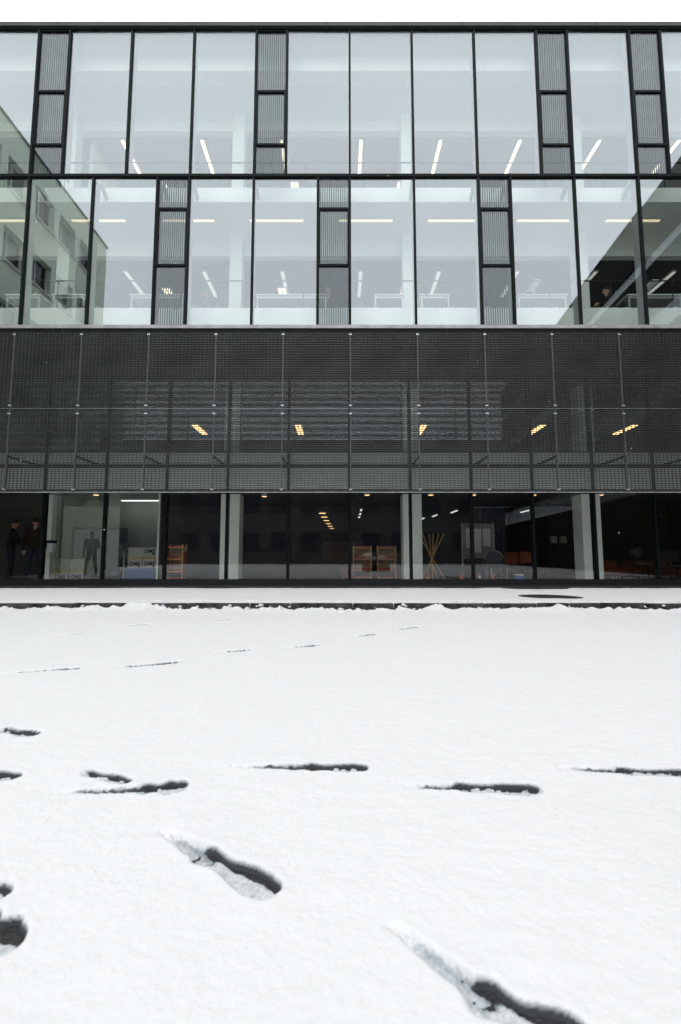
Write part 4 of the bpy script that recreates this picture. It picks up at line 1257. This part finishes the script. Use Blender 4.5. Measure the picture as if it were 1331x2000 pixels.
def sofa(x, y, w, label):
    t = thing('sofa', label, 'sofa', (x, y, GF), 0, 'orange seats in the hall')
    bx('seat', -w / 2 + 0.1, w / 2 - 0.1, -0.35, 0.30, 0.12, 0.32, M['orange'], t, bevel=0.03)
    nb = max(1, round(w / 0.7))
    for i in range(nb):
        a = -w / 2 + 0.1 + (w - 0.2) * i / nb
        bx('back_cushion', a + 0.008, a + (w - 0.2) / nb - 0.008, 0.16, 0.36, 0.30, 0.55, M['orange'], t, bevel=0.04)
    for sx in (-1, 1):
        bx('armrest', sx * (w / 2 - 0.05) - 0.05, sx * (w / 2 - 0.05) + 0.05, -0.36, 0.36, 0.08, 0.46, M['orange'], t, bevel=0.02)
    for sx in (-1, 1):
        for yy in (-0.3, 0.3):
            bx('leg', sx * (w / 2 - 0.1) - 0.02, sx * (w / 2 - 0.1) + 0.02, yy - 0.02, yy + 0.02, 0, 0.1, M['black'], t)
sofa(7.75, 13.7, 1.25, 'orange sofa right of the rightmost column')
sofa(9.35, 13.9, 1.7, 'orange sofa at the right edge of the hall')
t = chair((5.42, 13.1, GF), rad(200), 'small orange chair standing right of the display board in the hall', M['orange'], 0.36)
t = chair((5.0, 13.4, GF), rad(170), 'low orange chair behind the small blue box in the hall', M['orange'], 0.34)
t = thing('toy_box', 'small blue box on the floor between the orange chairs', 'box', (4.95, 12.9, GF))
bx('box_body', -0.10, 0.10, -0.09, 0.09, 0, 0.16, M['blue'], t, bevel=0.006)
bx('box_lid', -0.11, 0.11, -0.10, 0.10, 0.161, 0.19, M['grille_white'], t, bevel=0.006)

# floor lamp with two pale shades
for i, x in enumerate((7.4, 7.72)):
    t = thing('floor_lamp', ('left' if i == 0 else 'right') + ' of two floor lamps with pale shades in the dark hall', 'floor lamp', (x, 16.0, GF), 0, 'twin floor lamps')
    mb = MB(); mb.lathe([(0.13, 0), (0.13, 0.02), (0.02, 0.03)], 16); build('base', mb, M['black'], t)
    mb = MB(); mb.tube((0, 0, 0.02), (0, 0, 1.2), 0.012); build('pole', mb, M['black'], t)
    mb = MB(); mb.lathe([(0.12, 1.14), (0.11, 1.38)], 16); build('lamp_shade', mb, M['shade'], t)
# dark office chairs in front of the sofas
def office_chair(x, y, label):
    t = thing('office_chair', label, 'chair', (x, y, GF), rad(180), 'black office chairs')
    mb = MB(); mb.lathe([(0.20, 0.42), (0.23, 0.45), (0.22, 0.49)], 16); build('seat', mb, M['black'], t)
    mb = MB()
    blob(mb, (0, -0.22, 0.78), 0.20, 3, 14, 10, 1.05); build('backrest', mb, M['black'], t, smooth=True)
    mb = MB(); mb.tube((0, 0, 0.08), (0, 0, 0.42), 0.025); build('gas_lift', mb, M['black'], t)
    mb = MB(); mb.tube((0, -0.15, 0.45), (0, -0.24, 0.7), 0.02); build('back_stem', mb, M['black'], t)
    for k in range(5):
        a = 2 * math.pi * k / 5
        mb = MB(); mb.tube((0, 0, 0.09), (0.27 * math.cos(a), 0.27 * math.sin(a), 0.055), 0.02, 0.014, 6); build('leg', mb, M['black'], t)
        mb = MB(); mb.tube((0.27 * math.cos(a) - 0.012, 0.27 * math.sin(a), 0.028), (0.27 * math.cos(a) + 0.012, 0.27 * math.sin(a), 0.028), 0.028, n=10); build('castor', mb, M['black'], t)
office_chair(8.35, 12.9, 'black office chair with rounded back in front of the orange sofa')
t = thing('side_table', 'low dark table carrying the black monitor at the right edge', 'table', (9.2, 13.0, GF))
bx('table_top', -0.45, 0.45, -0.25, 0.3, 0.40, 0.43, M['cab_frame'], t)
for sx in (-0.4, 0.4):
    for yy in (-0.2, 0.25):
        bx('leg', sx - 0.02, sx + 0.02, yy - 0.02, yy + 0.02, 0, 0.399, M['black'], t)
t = thing('computer_monitor', 'black monitor standing on a low table at the right edge', 'monitor', (9.2, 13.0, GF + 0.431))
bx('foot', -0.11, 0.11, -0.07, 0.09, 0.0, 0.012, M['black'], t)
bx('stand', -0.04, 0.04, 0.0, 0.04, 0.0125, 0.10, M['black'], t)
bx('screen', -0.30, 0.30, -0.02, 0.02, 0.101, 0.43, M['black'], t, bevel=0.006)

# ------------------------------------------------------------------ neighbouring wings round the court (seen in the reflections)
K = 1.35
def ly(y): return 21 - K * (21 - y)
def lz(z): return 0.8 + K * (z - 0.8)
LX = -12.0 - 0.12
lw_ = thing('stucco_wing', 'pale stucco wing with rows of small windows, mirrored in the left glass', 'building', (LX, 4.0, 0))
yA, yB = ly(4.25), 10.35
H = lz(12.55)
cols = []
y = ly(5.20)
while y + 1.15 < yB:
    cols.append((y, y + 1.17))
    y += 1.525
rows = [(1.3, 3.0), (4.1, 5.75), (lz(6.70), lz(7.58)), (lz(8.69), lz(9.58)), (lz(10.72), lz(11.66))]
rows = [(0.9, 2.1), (3.4, 4.6), (6.1, 7.3)] + [(lz(6.70), lz(7.58))] * 0 + [(8.76, 9.95), (lz(8.69), lz(9.58)), (lz(10.72), lz(11.66))]
rows = [(lz(10.72) - 2.74 * k, lz(11.66) - 2.74 * k) for k in range(5)]
def lwbox(name, x0, x1, y0, y1, z0, z1, m, p=None):
    return bx(name, x0 - (0 if p else 0), x1, y0 - 4.0, y1 - 4.0, z0, z1, m, lw_ if p is None else p)
# wall built of bands and piers around real window openings
zed = [0.0]
for a, b in sorted(rows):
    zed += [a, b]
zed.append(H)
for i in range(0, len(zed), 2):
    lwbox('wall_band', -0.35, 0.0, yA, yB, zed[i], zed[i + 1], M['stucco'])
yed = [yA]
for a, b in cols:
    yed += [a, b]
yed.append(yB)
for (za, zb) in rows:
    for i in range(0, len(yed), 2):
        lwbox('wall_pier', -0.35, 0.0, yed[i], yed[i + 1], za, zb, M['stucco'])
lwbox('rear_block', -9.0, -0.352, yA + 0.01, yB, 0, H - 0.05, M['stucco'])
lwbox('roof_edge', -9.1, 0.06, yA - 0.06, yB, H + 0.001, H + 0.07, M['dark_frame'])
for (za, zb) in rows:
    for (a, b) in cols:
        wo = bpy.data.objects.new('window', None); C.objects.link(wo); wo.parent = lw_
        wo.empty_display_size = 0.1
        wo.location = (-0.22, (a + b) / 2 - 4.0, za)
        hw, hz = (b - a) / 2, zb - za
        mb = MB()
        mb.box(-0.03, 0.03, -hw + 0.002, -hw + 0.06, 0.06, hz - 0.06); mb.box(-0.03, 0.03, hw - 0.06, hw - 0.002, 0.06, hz - 0.06)
        mb.box(-0.03, 0.03, -hw + 0.002, hw - 0.002, 0.002, 0.06); mb.box(-0.03, 0.03, -hw + 0.002, hw - 0.002, hz - 0.06, hz - 0.002)
        mb.box(-0.028, 0.028, 0.12, 0.17, 0.06, hz - 0.06)
        build('window_frame', mb, M['winframe'], wo)
        bx('pane', -0.006, 0.006, -hw + 0.06, hw - 0.06, 0.06, hz - 0.06, M['glass_win'], wo)
        bx('sill', 0.034, 0.30, -hw - 0.05, hw + 0.05, -0.05, 0.001, M['winframe'], wo)
        bx('room_back', -0.129, -0.10, -hw + 0.01, hw - 0.01, 0.01, hz - 0.01, M['greywall'], wo)

lwbox('added_dark_panel', 0.002, 0.05, 3.6, yB, 0.0, 3.3, M['darkclad'])  # dark panel added to keep the wing's mirror image dark at the left

# right wing: dark boards with long strip windows, slightly turned
p0 = Vector((12.42, 5.49, 0)); p1 = Vector((13.5, -7.2, 0))
ang = math.atan2((p1 - p0).y, (p1 - p0).x)
RH = 15.2
rw = thing('dark_wing', 'black clad wing with long strip windows, mirrored in the right glass', 'building', p0, ang)
# local x runs along the wall away from the facade, local y points away from the court
L0, L1 = -4.6, 22.0
strips = [(12.55, 13.10), (9.6, 10.5), (6.5, 7.6), (3.4, 4.5)]
zed = [0.0]
for a, b in sorted(strips):
    zed += [a, b]
zed.append(RH)
for i in range(0, len(zed), 2):
    nb = max(1, round((zed[i + 1] - zed[i]) / 0.35))
    for j in range(nb):
        a = zed[i] + (zed[i + 1] - zed[i]) * j / nb
        b = zed[i] + (zed[i + 1] - zed[i]) * (j + 1) / nb
        bx('cladding_board', L0, L1, 0.0 if j % 2 else 0.006, 0.3, a + 0.006, b - 0.006, M['darkclad'], rw)
bx('rear_block', L0, L1, 0.55, 8.0, 0, RH - 0.1, M['darkclad'], rw)
bx('roof_edge', L0 - 0.05, L1 + 0.05, -0.06, 8.1, RH + 0.001, RH + 0.07, M['dark_frame'], rw)
for (a, b) in strips:
    q = L0
    while q < L1 - 0.1:
        e = min(q + 2.4, L1)
        wo = bpy.data.objects.new('strip_window', None); C.objects.link(wo); wo.parent = rw
        wo.empty_display_size = 0.1
        wo.location = ((q + e) / 2, 0.12, a)
        hw, hz = (e - q) / 2, b - a
        bx('pane', -hw + 0.04, hw - 0.04, -0.006, 0.006, 0.03, hz - 0.03, M['board'] if False else M['cab_slat'], wo)  # plain pale grey stands in for sky reflected in these panes
        mb = MB(); mb.box(-hw + 0.001, -hw + 0.04, -0.03, 0.03, 0.001, hz - 0.001); mb.box(hw - 0.04, hw - 0.001, -0.03, 0.03, 0.001, hz - 0.001)
        build('frame', mb, M['winframe'], wo)
        bx('sill', -hw, hw, -0.20, 0.02, -0.02, 0.018, M['winframe'], wo)
        q = e

# building across the court, behind the camera
ob = thing('opposite_building', 'dark rendered building across the court behind the viewer', 'building', (0, -19.0, 0))
bx('wall', -22, 22, -8.0, 0.0, 0, 11.4, M['farwall'], ob)
bx('roof_edge', -22.1, 22.1, -8.1, 0.12, 11.401, 11.6, M['dark_frame'], ob)
for r in range(3):
    for k in range(-7, 8):
        wo = bpy.data.objects.new('window', None); C.objects.link(wo); wo.parent = ob
        wo.empty_display_size = 0.1
        wo.location = (k * 2.8, 0.0, 1.2 + 3.5 * r)
        bx('window_frame', -0.85, 0.85, 0.003, 0.05, 0.0, 1.7, M['cab_frame'], wo)
        bx('pane', -0.78, -0.03, 0.052, 0.06, 0.07, 1.63, M['cab_frame'], wo)
        bx('pane', 0.03, 0.78, 0.052, 0.06, 0.07, 1.63, M['cab_frame'], wo)

# planter with a snow covered shrub beside the viewer, mirrored in the centre of the glass
t = thing('planter', 'black planter box with snow covered shrub beside the viewer', 'planter', (1.75, 0.55, 0))
mb = MB()
for a in ((-0.68, 0.68, -0.22, -0.18), (-0.68, 0.68, 0.18, 0.22), (-0.68, -0.64, -0.18, 0.18), (0.64, 0.68, -0.18, 0.18)):
    mb.box(*a, 0.0, 0.36)
mb.box(-0.64, 0.64, -0.18, 0.18, 0.0, 0.30)
build('box', mb, M['black'], t)
mb = MB()
for k in range(500):
    a = random.uniform(0, 6.28); r = random.random() ** 0.5
    c = Vector((random.choice((-0.3, 0.32)) + 0.30 * r * math.cos(a), 0.16 * r * math.sin(a), 0.36 + random.uniform(0, 0.5) * (1 - 0.5 * r)))
    d = Vector((random.gauss(0, 1), random.gauss(0, 1), random.gauss(0, 1))).normalized() * 0.04
    e = d.orthogonal().normalized() * 0.018
    mb.add([c - d, c + e, c + d, c - e], [(0, 1, 2, 3)])
build('foliage', mb, M['leaf'], t, kind='stuff')
mb = MB()
for k, (x, z, r) in enumerate(((-0.35, 0.78, 0.22), (-0.12, 0.62, 0.16), (0.3, 0.70, 0.18), (0.48, 0.55, 0.12), (-0.5, 0.55, 0.13))):
    blob(mb, (x, 0.0, z), r, 50 + k, 14, 8, 0.6)
build('snow_cap', mb, M['snow'], t, smooth=True)

# a few falling flakes
mb = MB()
for k in range(46):
    d = random.uniform(4.5, 9.8)
    x = random.uniform(-0.72, 0.72) * d
    z = 0.8 + random.uniform(-0.02, 0.95) * d
    blob(mb, (x, d, z), random.uniform(0.003, 0.0065), k, 5, 4, 1.0)
fl = build('snowflakes', mb, M['snow'], kind='stuff')
tag(fl, 'scattered snowflakes falling in front of the building', 'snowflakes')
print('tris', sum(len(o.data.polygons) for o in S.objects if o.type == 'MESH'))
